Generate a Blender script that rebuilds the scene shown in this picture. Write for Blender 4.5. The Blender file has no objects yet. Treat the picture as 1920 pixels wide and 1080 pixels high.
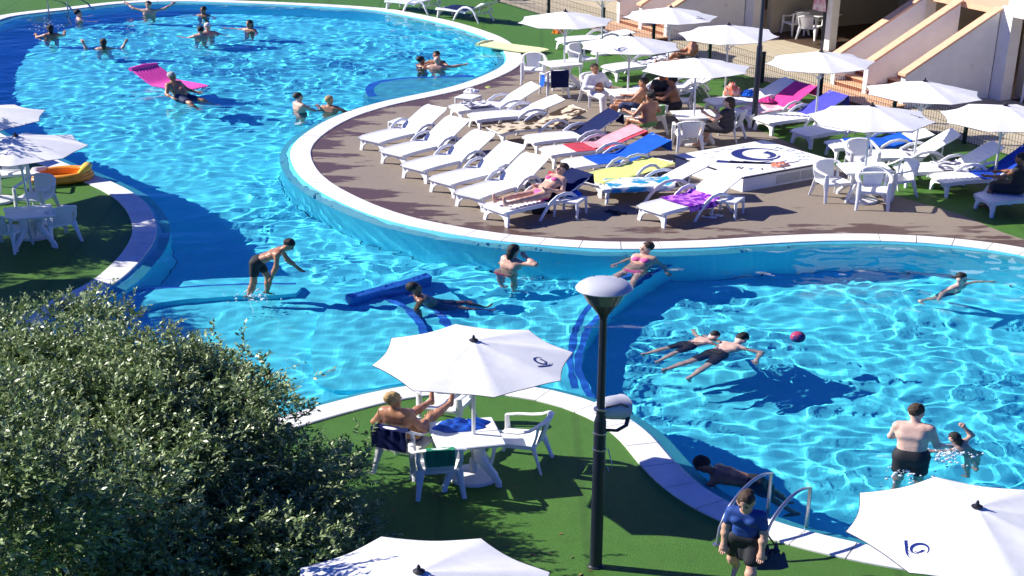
import bpy, bmesh, math, random
import numpy as np
from mathutils import Vector, Matrix, noise, geometry

# ------------------------------------------------------------------ camera, sky, sun, exposure
sc = bpy.context.scene
FPX, CAM_H, PITCH = 2460.0, 10.0, math.radians(23.7)
KX = 1.3                       # the photograph shows everything this much wider than tall; things are built with that width
cam = bpy.data.cameras.new('camera'); cam_o = bpy.data.objects.new('camera', cam)
sc.collection.objects.link(cam_o); sc.camera = cam_o
cam.sensor_width = 36; cam.lens = 36 * FPX / 1920; cam.clip_end = 600; cam.clip_start = .5
cam_o.location = (0, 0, CAM_H); cam_o.rotation_euler = (math.radians(90) - PITCH, 0, 0)

SUN_D = Vector((3.1, -.52, -2.05)).normalized()
world = bpy.data.worlds.new('World'); sc.world = world; world.use_nodes = True
wn = world.node_tree
sky = wn.nodes.new('ShaderNodeTexSky'); sky.sky_type = 'NISHITA'; sky.sun_disc = False
sky.sun_elevation = math.asin(-SUN_D.z); sky.sun_rotation = math.atan2(-SUN_D.x, -SUN_D.y)
sky.ozone_density = 4.0; sky.dust_density = .3
wt = wn.nodes.new('ShaderNodeMix'); wt.data_type = 'RGBA'; wt.blend_type = 'MULTIPLY'
wt.inputs[0].default_value = 1; wt.inputs[7].default_value = (.17, .42, 1.45, 1)
wn.links.new(sky.outputs[0], wt.inputs[6])
wn.links.new(wt.outputs[2], wn.nodes['Background'].inputs[0])
wn.nodes['Background'].inputs[1].default_value = .05
sun = bpy.data.lights.new('sun', 'SUN'); sun.energy = 4.6; sun.angle = math.radians(.5); sun.color = (1, .95, .86)
sun_o = bpy.data.objects.new('sun', sun); sc.collection.objects.link(sun_o)
sun_o.rotation_euler = SUN_D.to_track_quat('-Z', 'Y').to_euler(); sun_o.location = (-20, 10, 30)
sun.cycles.is_caustics_light = True
sc.view_settings.view_transform = 'Standard'; sc.view_settings.look = 'None'
sc.view_settings.exposure = 1.0; sc.view_settings.gamma = 1; sc.view_settings.use_curve_mapping = False
sc.cycles.max_bounces = 12; sc.cycles.diffuse_bounces = 5; sc.cycles.glossy_bounces = 3
sc.cycles.transmission_bounces = 8; sc.cycles.caustics_reflective = False; sc.cycles.caustics_refractive = True
sc.cycles.use_denoising = True; sc.cycles.sample_clamp_indirect = 8

RNG = random.Random(11)
NPR = np.random.RandomState(5)

# ------------------------------------------------------------------ helpers
def G(px, py, z=0.0):
    """where the view line through a pixel of the photo meets height z"""
    a = (px - 960) / FPX; b = (540 - py) / FPX
    dx, dy, dz = a, math.cos(PITCH) + b * math.sin(PITCH), -math.sin(PITCH) + b * math.cos(PITCH)
    t = (z - CAM_H) / dz
    return (dx * t, dy * t)

class MB:
    def __init__(s): s.v = []; s.f = []
    def add(s, vs, fs):
        o = len(s.v); s.v += [tuple(map(float, p)) for p in vs]; s.f += [tuple(i + o for i in f) for f in fs]; return s
    def box(s, c, d, b=0.0, R=None):
        x, y, z = d[0] / 2, d[1] / 2, d[2] / 2
        if b <= 0:
            vs = [(sx * x, sy * y, sz * z) for sz in (-1, 1) for sy in (-1, 1) for sx in (-1, 1)]
            fs = [(0, 2, 3, 1), (4, 5, 7, 6), (0, 1, 5, 4), (2, 6, 7, 3), (0, 4, 6, 2), (1, 3, 7, 5)]
        else:
            ring = lambda ix, iy, zz: [(sx * ix, sy * iy, zz) for sx, sy in ((-1, -1), (1, -1), (1, 1), (-1, 1))]
            def oct_(ix, iy, c_, zz):
                return [(-ix + c_, -iy, zz), (ix - c_, -iy, zz), (ix, -iy + c_, zz), (ix, iy - c_, zz), (ix - c_, iy, zz), (-ix + c_, iy, zz), (-ix, iy - c_, zz), (-ix, -iy + c_, zz)]
            L = [oct_(x - b, y - b, b * .6, -z), oct_(x, y, b, -z + b), oct_(x, y, b, z - b), oct_(x - b, y - b, b * .6, z)]
            vs = sum(L, []); fs = [tuple(range(7, -1, -1)), tuple(range(24, 32))]
            for k in range(3):
                for i in range(8): fs.append((k * 8 + i, k * 8 + (i + 1) % 8, k * 8 + 8 + (i + 1) % 8, k * 8 + 8 + i))
        if R is not None: vs = [tuple(R @ Vector(p)) for p in vs]
        return s.add([(p[0] + c[0], p[1] + c[1], p[2] + c[2]) for p in vs], fs)
    def tube(s, pts, r, n=8, up=(0, 0, 1), flat=1.0, closed=False, cap=True):
        P = [Vector(p) for p in pts]; m = len(P)
        rs = r if isinstance(r, (list, tuple)) else [r] * m
        vs = []; up = Vector(up)
        for i in range(m):
            a = P[i - 1] if (i > 0 or closed) else P[i]; b = P[(i + 1) % m] if (i < m - 1 or closed) else P[i]
            t = (b - a).normalized(); sd = t.cross(up)
            if sd.length < 1e-3: sd = t.cross(Vector((0, 1, 0))) if abs(t.y) < .9 else t.cross(Vector((1, 0, 0)))
            sd.normalize(); w = sd.cross(t).normalized()
            for k in range(n):
                an = 2 * math.pi * (k + .5) / n
                vs.append(P[i] + sd * (rs[i] * math.cos(an)) + w * (rs[i] * flat * math.sin(an)))
        fs = []
        for i in range(m if closed else m - 1):
            for k in range(n):
                j = (i + 1) % m
                fs.append((i * n + k, j * n + k, j * n + (k + 1) % n, i * n + (k + 1) % n))
        if not closed and cap: fs += [tuple(range(n)), tuple(range((m - 1) * n + n - 1, (m - 1) * n - 1, -1))]
        return s.add(vs, fs)
    def lathe(s, prof, n=24, c=(0, 0, 0), caps=True):
        vs = []; m = len(prof)
        for r, z in prof:
            for k in range(n):
                a = 2 * math.pi * k / n; vs.append((c[0] + r * math.cos(a), c[1] + r * math.sin(a), c[2] + z))
        fs = [(i * n + k, i * n + (k + 1) % n, (i + 1) * n + (k + 1) % n, (i + 1) * n + k) for i in range(m - 1) for k in range(n)]
        if caps: fs += [tuple(range(n - 1, -1, -1)), tuple(range((m - 1) * n, m * n))]
        return s.add(vs, fs)
    def prism(s, poly, f0, f1):
        """poly: 2-D loop; f0, f1 map a 2-D point to the two ends"""
        n = len(poly)
        vs = [f0(*p) for p in poly] + [f1(*p) for p in poly]
        fs = [tuple(range(n - 1, -1, -1)), tuple(range(n, 2 * n))] + [(i, (i + 1) % n, n + (i + 1) % n, n + i) for i in range(n)]
        return s.add(vs, fs)
    def grid(s, fn, nu, nv):
        vs = [fn(i / nu, j / nv) for j in range(nv + 1) for i in range(nu + 1)]
        fs = [(j * (nu + 1) + i, j * (nu + 1) + i + 1, (j + 1) * (nu + 1) + i + 1, (j + 1) * (nu + 1) + i) for j in range(nv) for i in range(nu)]
        return s.add(vs, fs)
    def slab(s, fn, nu, nv, th):
        """a closed sheet of thickness th below fn"""
        t = MB().grid(fn, nu, nv); b = MB().grid(lambda u, v: tuple(np.array(fn(u, v)) - (0, 0, th)), nu, nv)
        n = len(t.v); fs = list(t.f) + [tuple(n + i for i in reversed(f)) for f in b.f]
        W = nu + 1
        rim = [i for i in range(W)] + [j * W + nu for j in range(1, nv + 1)] + [nv * W + i for i in range(nu - 1, -1, -1)] + [j * W for j in range(nv - 1, 0, -1)]
        for i in range(len(rim)):
            a, b_ = rim[i], rim[(i + 1) % len(rim)]; fs.append((b_, a, n + a, n + b_))
        return s.add(t.v + b.v, fs)
    def ball(s, c, r, nu=12, nv=8, R=None):
        r = r if isinstance(r, (tuple, list)) else (r, r, r)
        prof = [(max(1e-4, math.sin(math.pi * j / nv)), -math.cos(math.pi * j / nv)) for j in range(nv + 1)]
        m = MB().lathe(prof, nu, caps=False)
        vs = [Vector((p[0] * r[0], p[1] * r[1], p[2] * r[2])) for p in m.v]
        if R is not None: vs = [R @ p for p in vs]
        return s.add([(p[0] + c[0], p[1] + c[1], p[2] + c[2]) for p in vs], m.f)

def mesh_of(name, v, f, mat, yaw=0.0, smooth=True, angle=38):
    me = bpy.data.meshes.new(name)
    if yaw:
        c, s_ = math.cos(yaw), math.sin(yaw); v = [(x * c - y * s_, x * s_ + y * c, z) for x, y, z in v]
    me.from_pydata(v, [], f)
    if mat is not None: me.materials.append(mat)
    if smooth:
        me.polygons.foreach_set('use_smooth', [True] * len(me.polygons))
        if angle: me.set_sharp_from_angle(angle=math.radians(angle))
    me.validate(); me.update()
    return me
def link(name, me, parent=None):
    o = bpy.data.objects.new(name, me); sc.collection.objects.link(o)
    if parent is not None: o.parent = parent
    o.cycles.is_caustics_receiver = True
    return o
def tag(o, label=None, cat=None, group=None, kind=None):
    if label: o['label'] = label
    if cat: o['category'] = cat
    if group: o['group'] = group
    if kind: o['kind'] = kind
    return o
def thing(name, label, cat, loc, group=None):
    o = bpy.data.objects.new(name, None); sc.collection.objects.link(o)
    o.location = loc if len(loc) == 3 else (loc[0], loc[1], 0); o.scale = (KX, 1, 1); o.empty_display_size = .2
    return tag(o, label, cat, group)
def part(root, name, mb, mat, yaw=0.0, smooth=True, label=None):
    o = link(name, mesh_of(name, mb.v, mb.f, mat, yaw, smooth), root)
    if label: o['label'] = label
    return o
def solo(name, mb, mat, label, cat, loc, yaw=0.0, group=None, smooth=True):
    """a thing that is one mesh"""
    o = link(name, mesh_of(name, mb.v, mb.f, mat, yaw, smooth))
    o.location = loc if len(loc) == 3 else (loc[0], loc[1], 0); o.scale = (KX, 1, 1)
    return tag(o, label, cat, group)
_kit = {}
def kit(root, key, build, yaw):
    """instance the parts of a repeated thing; copies turned alike share mesh data"""
    yk = round(math.degrees(yaw) / 2) * 2
    if (key, yk) not in _kit:
        _kit[(key, yk)] = [(nm, mesh_of(nm, mb.v, mb.f, mt, math.radians(yk), sm), par) for nm, mb, mt, sm, par in build()]
    made = []
    for nm, me, par in _kit[(key, yk)]:
        made.append(link(nm, me, root if par is None else made[par]))
    return made

# ------------------------------------------------------------------ materials
def newmat(name):
    m = bpy.data.materials.new(name); m.use_nodes = True
    return m, m.node_tree, m.node_tree.nodes['Principled BSDF']
def texco(nt, kind='Object', scale=(1, 1, 1)):
    tc = nt.nodes.new('ShaderNodeTexCoord'); mp = nt.nodes.new('ShaderNodeMapping'); mp.inputs['Scale'].default_value = scale
    nt.links.new(tc.outputs[kind], mp.inputs[0]); return mp.outputs[0]
def noise_n(nt, vec, scale, detail=4, rough=.55):
    n = nt.nodes.new('ShaderNodeTexNoise'); n.inputs['Scale'].default_value = scale; n.inputs['Detail'].default_value = detail
    n.inputs['Roughness'].default_value = rough; nt.links.new(vec, n.inputs['Vector']); return n.outputs['Fac']
def ramp(nt, fac, stops):
    r = nt.nodes.new('ShaderNodeValToRGB'); e = r.color_ramp.elements
    while len(e) < len(stops): e.new(.5)
    for i, (p, c) in enumerate(stops): e[i].position = p; e[i].color = (*c, 1)
    nt.links.new(fac, r.inputs[0]); return r.outputs[0]
def mixc(nt, fac, a, b, mode='MIX'):
    m = nt.nodes.new('ShaderNodeMix'); m.data_type = 'RGBA'; m.blend_type = mode
    if isinstance(fac, (int, float)): m.inputs[0].default_value = fac
    else: nt.links.new(fac, m.inputs[0])
    for i, c in ((6, a), (7, b)):
        if isinstance(c, tuple): m.inputs[i].default_value = (*c[:3], 1)
        else: nt.links.new(c, m.inputs[i])
    return m.outputs[2]
def bump(nt, bsdf, h, strength=.3, dist=.01):
    b = nt.nodes.new('ShaderNodeBump'); b.inputs['Strength'].default_value = strength; b.inputs['Distance'].default_value = dist
    nt.links.new(h, b.inputs['Height']); nt.links.new(b.outputs[0], bsdf.inputs['Normal'])
def plain(name, col, rough=.55, var=.12, scale=6, metal=0.0, bmp=0.0, bscale=40, spec=.5, kind='Object'):
    m, nt, b = newmat(name); v = texco(nt, kind)
    d = tuple(max(0, c * (1 - var)) for c in col); l = tuple(min(1, c * (1 + var * .6)) for c in col)
    nt.links.new(ramp(nt, noise_n(nt, v, scale), [(.3, d), (.7, l)]), b.inputs['Base Color'])
    b.inputs['Roughness'].default_value = rough; b.inputs['Metallic'].default_value = metal; b.inputs['Specular IOR Level'].default_value = spec
    if bmp: bump(nt, b, noise_n(nt, v, bscale, 3), bmp, .005)
    return m
M = {}
M['plastic'] = plain('white_plastic', (.78, .78, .77), .42, .05, 3)
M['plastic_old'] = plain('weathered_plastic', (.70, .70, .68), .5, .08, 4)
M['coping'] = plain('coping_stone', (.74, .73, .70), .7, .13, 2.2, bmp=.2, bscale=60)
M['metal'] = plain('brushed_metal', (.42, .44, .48), .3, .06, 8, metal=.9)
M['alu'] = plain('pole_aluminium', (.66, .68, .70), .38, .05, 8, metal=.35)
M['dark_metal'] = plain('dark_lamp_paint', (.012, .017, .03), .4, .2, 10)
M['green_metal'] = plain('dark_green_post_paint', (.008, .026, .022), .45, .2, 10)
M['wall'] = plain('white_stucco', (.80, .79, .76), .9, .06, 3, bmp=.3, bscale=90)
M['beige'] = plain('beige_render', (.42, .38, .29), .9, .08, 2, bmp=.2, bscale=70)
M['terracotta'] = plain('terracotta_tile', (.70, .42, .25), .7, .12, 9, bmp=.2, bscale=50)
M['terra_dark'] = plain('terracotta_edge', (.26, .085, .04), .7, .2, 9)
M['black'] = plain('black_trim', (.012, .013, .02), .5, .2, 10)
M['navy'] = plain('navy_print', (.008, .02, .16), .5, .1, 10)
M['bark'] = plain('bark', (.10, .08, .06), .9, .35, 14, bmp=.6, bscale=30)

def fabric(name, col, trans=.28, var=.04, col2=None, stripe=0, rough=.85):
    m, nt, b = newmat(name); v = texco(nt)
    base = ramp(nt, noise_n(nt, v, 7), [(.3, tuple(c * (1 - var) for c in col)), (.7, tuple(min(1, c * (1 + var)) for c in col))])
    if col2 is not None:
        w = nt.nodes.new('ShaderNodeTexNoise'); w.inputs['Scale'].default_value = stripe or 9; w.inputs['Detail'].default_value = 3
        nt.links.new(v, w.inputs['Vector'])
        rr = ramp(nt, w.outputs['Fac'], [(.46, (0, 0, 0)), (.54, (1, 1, 1))])
        base = mixc(nt, rr, base, col2)
    nt.links.new(base, b.inputs['Base Color']); b.inputs['Roughness'].default_value = rough
    b.inputs['Specular IOR Level'].default_value = .15
    bump(nt, b, noise_n(nt, v, 35, 3), .25, .006)
    if trans:
        t = nt.nodes.new('ShaderNodeBsdfTranslucent'); nt.links.new(base, t.inputs['Color'])
        mx = nt.nodes.new('ShaderNodeMixShader'); mx.inputs[0].default_value = trans
        nt.links.new(b.outputs[0], mx.inputs[1]); nt.links.new(t.outputs[0], mx.inputs[2])
        nt.links.new(mx.outputs[0], nt.nodes['Material Output'].inputs['Surface'])
    return m
M['canopy'] = fabric('white_canopy_cloth', (.84, .84, .83), .16, .05)
for nm, c in dict(tw_blue=(.01, .09, .48), tw_navy=(.008, .015, .07), tw_red=(.5, .06, .09), tw_pink=(.62, .05, .26), tw_violet=(.07, .07, .42), tw_lime=(.66, .72, .22),
                  tw_white=(.78, .78, .8), tw_royal=(.01, .05, .36), tw_green=(.03, .22, .12), tw_orange=(.75, .2, .03), tw_rose=(.66, .32, .36)).items():
    M[nm] = fabric(nm.replace('tw_', 'cloth_'), c, 0, .14)
M['tw_cream'] = fabric('cloth_cream_print', (.6, .5, .36), 0, .1, (.05, .03, .02), 5)
M['tw_aqua'] = fabric('cloth_white_aqua_print', (.72, .74, .68), 0, .1, (.02, .25, .45), 3)
M['tw_purple'] = fabric('cloth_purple_print', (.16, .02, .34), 0, .1, (.55, .2, .7), 9)
M['tw_check'] = fabric('cloth_black_white_print', (.7, .7, .72), 0, .1, (.06, .06, .12), 9)
M['tw_coral'] = fabric('cloth_coral_print', (.72, .2, .12), 0, .1, (.75, .42, .35), 7)
M['tw_rosew'] = fabric('cloth_rose_white', (.75, .62, .64), 0, .1, (.65, .3, .38), 5)

def m_turf():
    m, nt, b = newmat('artificial_turf'); v = texco(nt)
    big = noise_n(nt, v, .35, 3); fine = noise_n(nt, v, 55, 4, .7); mid = noise_n(nt, v, 5, 4, .6)
    c = ramp(nt, fine, [(.3, (.024, .072, .010)), (.7, (.085, .235, .032))])
    c = mixc(nt, ramp(nt, big, [(.35, (0, 0, 0)), (.7, (1, 1, 1))]), c, (.072, .19, .028), 'MIX')
    c2 = mixc(nt, .45, ramp(nt, fine, [(.3, (.03, .075, .014)), (.7, (.092, .255, .034))]), c)
    c3 = mixc(nt, ramp(nt, mid, [(.4, (0, 0, 0)), (.75, (.35, .35, .35))]), c2, (.045, .10, .02))
    wv = nt.nodes.new('ShaderNodeTexWave'); wv.inputs['Scale'].default_value = .16; wv.inputs['Distortion'].default_value = .15; wv.bands_direction = 'X'; nt.links.new(v, wv.inputs['Vector'])
    seam = ramp(nt, wv.outputs['Fac'], [(.985, (0, 0, 0)), (.998, (.35, .35, .35))]); c3 = mixc(nt, seam, c3, (.03, .07, .012))
    wear = ramp(nt, noise_n(nt, v, .9, 5, .6), [(.52, (0, 0, 0)), (.72, (.45, .45, .45))]); c3 = mixc(nt, wear, c3, (.085, .17, .035))
    nt.links.new(c3, b.inputs['Base Color']); b.inputs['Roughness'].default_value = .6; b.inputs['Specular IOR Level'].default_value = .25
    bump(nt, b, fine, .7, .02); return m
M['turf'] = m_turf()
def m_deck():
    m, nt, b = newmat('stamped_concrete'); v = texco(nt)
    at = nt.nodes.new('ShaderNodeAttribute'); at.attribute_name = 'edge'
    vs = texco(nt, 'Object', (.32, 1.5, 1))
    streak = noise_n(nt, vs, 1.5, 5, .62); fine = noise_n(nt, v, 9, 5, .65); big = noise_n(nt, v, .5, 3)
    dry = mixc(nt, big, (.20, .16, .12), (.27, .22, .165)); dry = mixc(nt, fine, dry, (.225, .185, .15), 'MIX')
    wet = mixc(nt, fine, (.075, .045, .038), (.12, .07, .055))
    ad = nt.nodes.new('ShaderNodeMath'); ad.operation = 'MULTIPLY_ADD'; ad.inputs[1].default_value = -.26; ad.inputs[2].default_value = .22
    nt.links.new(at.outputs['Fac'], ad.inputs[0])
    sm = nt.nodes.new('ShaderNodeMath'); sm.operation = 'ADD'; nt.links.new(ad.outputs[0], sm.inputs[0]); nt.links.new(streak, sm.inputs[1])
    w1 = ramp(nt, sm.outputs[0], [(.575, (0, 0, 0)), (.615, (1, 1, 1))])
    vd = texco(nt, 'Object', (.9, 3.6, 1)); dash = noise_n(nt, vd, 2.0, 3, .5)
    w2 = ramp(nt, dash, [(.66, (0, 0, 0)), (.70, (.8, .8, .8))]); w = mixc(nt, 1.0, w1, w2, 'LIGHTEN')
    nt.links.new(mixc(nt, w, dry, wet), b.inputs['Base Color'])
    rg = nt.nodes.new('ShaderNodeMapRange'); rg.inputs[3].default_value = .85; rg.inputs[4].default_value = .45
    nt.links.new(w, rg.inputs[0]); nt.links.new(rg.outputs[0], b.inputs['Roughness'])
    bump(nt, b, fine, .35, .02); return m
M['deck'] = m_deck()
def m_path():
    m, nt, b = newmat('tan_paving'); v = texco(nt)
    bt = nt.nodes.new('ShaderNodeTexBrick'); bt.inputs['Scale'].default_value = 1.0; bt.offset = .5
    bt.inputs['Brick Width'].default_value = 1.1; bt.inputs['Row Height'].default_value = .32; bt.inputs['Mortar Size'].default_value = .012
    bt.inputs['Color1'].default_value = (.42, .36, .25, 1); bt.inputs['Color2'].default_value = (.48, .42, .31, 1); bt.inputs['Mortar'].default_value = (.17, .14, .10, 1)
    mp = nt.nodes.new('ShaderNodeMapping'); mp.inputs['Rotation'].default_value = (0, 0, math.radians(62)); nt.links.new(v, mp.inputs[0])
    nt.links.new(mp.outputs[0], bt.inputs['Vector'])
    nt.links.new(mixc(nt, noise_n(nt, v, 2, 5), bt.outputs['Color'], (.46, .39, .28)), b.inputs['Base Color'])
    b.inputs['Roughness'].default_value = .85; bump(nt, b, noise_n(nt, v, 12, 4), .2, .01); return m
M['path'] = m_path()
def m_tile(name, c1, c2, grout, size):
    m, nt, b = newmat(name); v = texco(nt)
    bt = nt.nodes.new('ShaderNodeTexBrick'); bt.offset = 0; bt.inputs['Scale'].default_value = 1
    bt.inputs['Brick Width'].default_value = size * KX; bt.inputs['Row Height'].default_value = size; bt.inputs['Mortar Size'].default_value = size * .045
    bt.inputs['Color1'].default_value = (*c1, 1); bt.inputs['Color2'].default_value = (*c2, 1); bt.inputs['Mortar'].default_value = (*grout, 1)
    nt.links.new(v, bt.inputs['Vector'])
    nt.links.new(mixc(nt, noise_n(nt, v, .25, 2), bt.outputs['Color'], c2), b.inputs['Base Color'])
    b.inputs['Roughness'].default_value = .55; return m
M['tile'] = m_tile('pool_tile', (.075, .70, .88), (.09, .74, .90), (.14, .78, .91), .12)
M['tile_dark'] = m_tile('dark_blue_tile', (.008, .11, .55), (.012, .14, .60), (.03, .2, .6), .1)
M['tile_pale'] = m_tile('pale_aqua_tile', (.05, .40, .50), (.07, .44, .54), (.12, .48, .56), .12)
def m_water():
    m = bpy.data.materials.new('pool_water'); m.use_nodes = True; n = m.node_tree; n.nodes.clear()
    g = n.nodes.new('ShaderNodeBsdfGlass'); g.inputs['IOR'].default_value = 1.33; g.inputs['Roughness'].default_value = 0
    g.inputs['Color'].default_value = (.94, .985, 1, 1)
    o = n.nodes.new('ShaderNodeOutputMaterial'); n.links.new(g.outputs[0], o.inputs[0]); return m
M['water'] = m_water()

# ------------------------------------------------------------------ the pool outline (outer edge of the white coping, read off the photo)
POOL_PX = [(0,28),(60,20),(120,14),(225,2),(350,-2),(480,2),(600,7),(720,15),(780,25),(855,41),(905,56),(942,70),(966,86),(979,104),(978,118),(960,132),
 (905,156),(840,174),(780,186),(720,200),(660,220),(620,242),(594,262),(582,280),(584,296),(592,314),(606,330),(625,345),(670,369),(720,390),(780,409),(840,421),
 (900,432),(960,440),(1020,445),(1080,450),(1140,453),(1200,453),(1260,452),(1320,450),(1380,446),(1440,442),(1500,439),(1560,437),(1620,437),(1680,439),(1740,442),
 (1800,447),(1860,454),(1920,463),(2000,482),(2090,515),(2170,565),(2230,640),(2260,740),(2240,850),(2170,950),(2060,1030),(1930,1080),(1830,1087),(1750,1078),
 (1690,1066),(1620,1055),(1560,1042),(1500,1027),(1440,1011),(1390,994),(1342,975),(1305,957),(1270,937),(1230,909),(1205,882),(1190,858),(1175,835),(1150,807),
 (1100,775),(1060,760),(1020,747),(960,736),(900,731),(840,732),(790,738),(740,748),(680,764),(620,781),(580,792),(520,812),(440,845),(340,892),(220,950),(90,1010),
 (-60,1060),(-230,1090),(-380,1060),(-430,980),(-360,870),(-240,780),(-110,700),(-20,640),(20,606),(60,577),(110,555),(150,540),(178,523),(203,501),(226,477),
 (243,452),(249,430),(245,409),(233,387),(212,367),(182,351),(150,337),(112,322),(60,300),(0,272),(-60,240),(-110,200),(-135,155),(-125,110),(-85,65),(-40,42)]
KZ = .03
def spline(pts, closed=True, step=.22):
    P = np.array(pts, float); n = len(P); out = []
    for i in range(n if closed else n - 1):
        p0, p1, p2, p3 = (P[(i - 1) % n], P[i], P[(i + 1) % n], P[(i + 2) % n]) if closed else (P[max(i - 1, 0)], P[i], P[i + 1], P[min(i + 2, n - 1)])
        m = max(1, int(np.linalg.norm(p2 - p1) / step))
        for k in range(m):
            t = k / m
            out.append(.5 * (2 * p1 + (p2 - p0) * t + (2 * p0 - 5 * p1 + 4 * p2 - p3) * t * t + (3 * p1 - p0 - 3 * p2 + p3) * t ** 3))
    if not closed: out.append(P[-1])
    return np.array(out)
def smooth_loop(L, it=3):
    for _ in range(it): L = (np.roll(L, 1, 0) + 2 * L + np.roll(L, -1, 0)) / 4
    return L
def resample(L, step):
    Q = np.vstack([L, L[:1]]); d = np.r_[0, np.cumsum(np.linalg.norm(np.diff(Q, axis=0), axis=1))]
    n = int(d[-1] / step); t = np.linspace(0, d[-1], n, endpoint=False)
    return np.c_[np.interp(t, d, Q[:, 0]), np.interp(t, d, Q[:, 1])]
_l = np.array([G(x, y, KZ) for x, y in POOL_PX]); _l[:, 0] /= KX            # true plan: x without the widening
OUT = resample(smooth_loop(spline(_l), 4), .2)
_t = np.roll(OUT, -1, 0) - np.roll(OUT, 1, 0); _t /= np.linalg.norm(_t, axis=1)[:, None]
_area = .5 * np.sum(OUT[:, 0] * np.roll(OUT[:, 1], -1) - np.roll(OUT[:, 0], -1) * OUT[:, 1])
_nrm = np.c_[-_t[:, 1], _t[:, 0]] * (1 if _area > 0 else -1)
def loop_in(d): return OUT + _nrm * d
def inside(poly, pts):
    x, y = pts[:, 0], pts[:, 1]; r = np.zeros(len(pts), bool); n = len(poly); j = n - 1
    for i in range(n):
        xi, yi = poly[i]; xj, yj = poly[j]
        if yi != yj:
            c = ((yi > y) != (yj > y)); r ^= c & (x < (xj - xi) * (y - yi) / (yj - yi) + xi)
        j = i
    return r
def W(p, z): return (p[0] * KX, p[1], z)
NL = len(OUT)
# ---- ground: one sheet to the horizon with the pool cut out of it
def sheet(name, outer, holes, z, mat):
    loops = [[Vector((*p, 0)) for p in outer]] + [[Vector((*p, 0)) for p in h] for h in holes]
    tri = geometry.tessellate_polygon(loops); vs = [(p.x, p.y, z) for l in loops for p in l]
    fs = [t if (Vector(vs[t[1]]) - Vector(vs[t[0]])).cross(Vector(vs[t[2]]) - Vector(vs[t[0]])).z > 0 else (t[0], t[2], t[1]) for t in tri]
    return link(name, mesh_of(name, vs, fs, mat, smooth=False))
hole = [(p[0] * KX, p[1]) for p in loop_in(.06)]
tag(sheet('ground', [(-260, -60), (260, -60), (260, 420), (-260, 420)], [hole], 0, M['turf']), 'green artificial turf around the pool', kind='structure')
# ---- coping stones
coping = bpy.data.objects.new('pool_coping', None); sc.collection.objects.link(coping); tag(coping, 'white stone coping around the pool edge', kind='structure')
Lc = loop_in(.39); Ls = loop_in(.60)
STONE = 3
for k in range(0, NL, STONE):
    ids = [(k + i) % NL for i in range(STONE + 1)] if k + STONE <= NL else [i % NL for i in range(k, NL + 1)]
    if len(ids) < 2: continue
    a = np.array([OUT[i] for i in ids]); b = np.array([Lc[i] for i in ids])
    mid = a.mean(0); 
    g = .007
    for arr in (a, b):
        d0 = arr[1] - arr[0]; arr[0] = arr[0] + d0 / np.linalg.norm(d0) * g
        d1 = arr[-2] - arr[-1]; arr[-1] = arr[-1] + d1 / np.linalg.norm(d1) * g
    dz = RNG.uniform(-.0015, .0015); n = len(ids); vs = []
    for A, z in ((a, -.12), (a, KZ - .008 + dz), (a * .97 + b * .03, KZ + dz), (b * .97 + a * .03, KZ + dz), (b, KZ - .008 + dz), (b, -.12)):
        vs += [W(p, z) for p in A]
    fs = [(r * n + i, r * n + i + 1, (r + 1) * n + i + 1, (r + 1) * n + i) for r in range(5) for i in range(n - 1)]
    fs += [tuple(r * n for r in range(6)), tuple(r * n + n - 1 for r in range(5, -1, -1))]
    if _area > 0: fs = [tuple(reversed(f)) for f in fs]
    link('coping_stone', mesh_of('coping_stone', vs, [tuple(reversed(f)) for f in fs], M['coping'], smooth=False), coping)
# ---- basin: pale sloping lip, blue walls, floor
basin = bpy.data.objects.new('pool_basin', None); sc.collection.objects.link(basin); tag(basin, 'blue tiled pool basin', kind='structure')
FLOOR = -1.45; WATER_Z = -.025
def ribbon(name, A, za, B, zb, mat, parent):
    vs = [W(p, za) for p in A] + [W(p, zb) for p in B]; n = len(A)
    fs = [(i, (i + 1) % n, n + (i + 1) % n, n + i) for i in range(n)]
    if _area < 0: fs = [tuple(reversed(f)) for f in fs]
    return link(name, mesh_of(name, vs, fs, mat, smooth=False), parent)
ribbon('overflow_lip', loop_in(.385), KZ - .02, Ls, -.11, M['tile_pale'], basin)
ribbon('basin_wall', Ls, -.11, loop_in(.605), FLOOR, M['tile'], basin)
fl = sheet('basin_floor', [(p[0] * KX, p[1]) for p in loop_in(.62)], [], FLOOR, M['tile']); fl.parent = basin
# raised shallow part, steps and benches under water
def app(px, py, z): return G(px, py, WATER_Z + (z - WATER_Z) * .62)     # where a submerged point sits, seen through the surface
def platform(name, px, z, mat, parent, z0=FLOOR, sm=True):
    pts = [app(x, y, z) for x, y in px]
    L = spline(pts, True, .3) if sm else np.array(pts)
    m = MB(); m.prism([tuple(p) for p in L], lambda x, y: (x, y, z0 - .02), lambda x, y: (x, y, z))
    ar = .5 * np.sum(L[:, 0] * np.roll(L[:, 1], -1) - np.roll(L[:, 0], -1) * L[:, 1])
    top = geometry.tessellate_polygon([[Vector((p[0], p[1], 0)) for p in L]])
    n = len(L); vs = m.v; fs = [f for f in m.f[2:]]
    if ar < 0: fs = [tuple(reversed(f)) for f in fs]
    for t in top:
        t = tuple(i + n for i in t); a, b, c = (Vector(vs[i]) for i in t)
        fs.append(t if (b - a).cross(c - a).z > 0 else (t[0], t[2], t[1]))
    return link(name, mesh_of(name, vs, fs, mat, smooth=False), parent)
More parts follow.
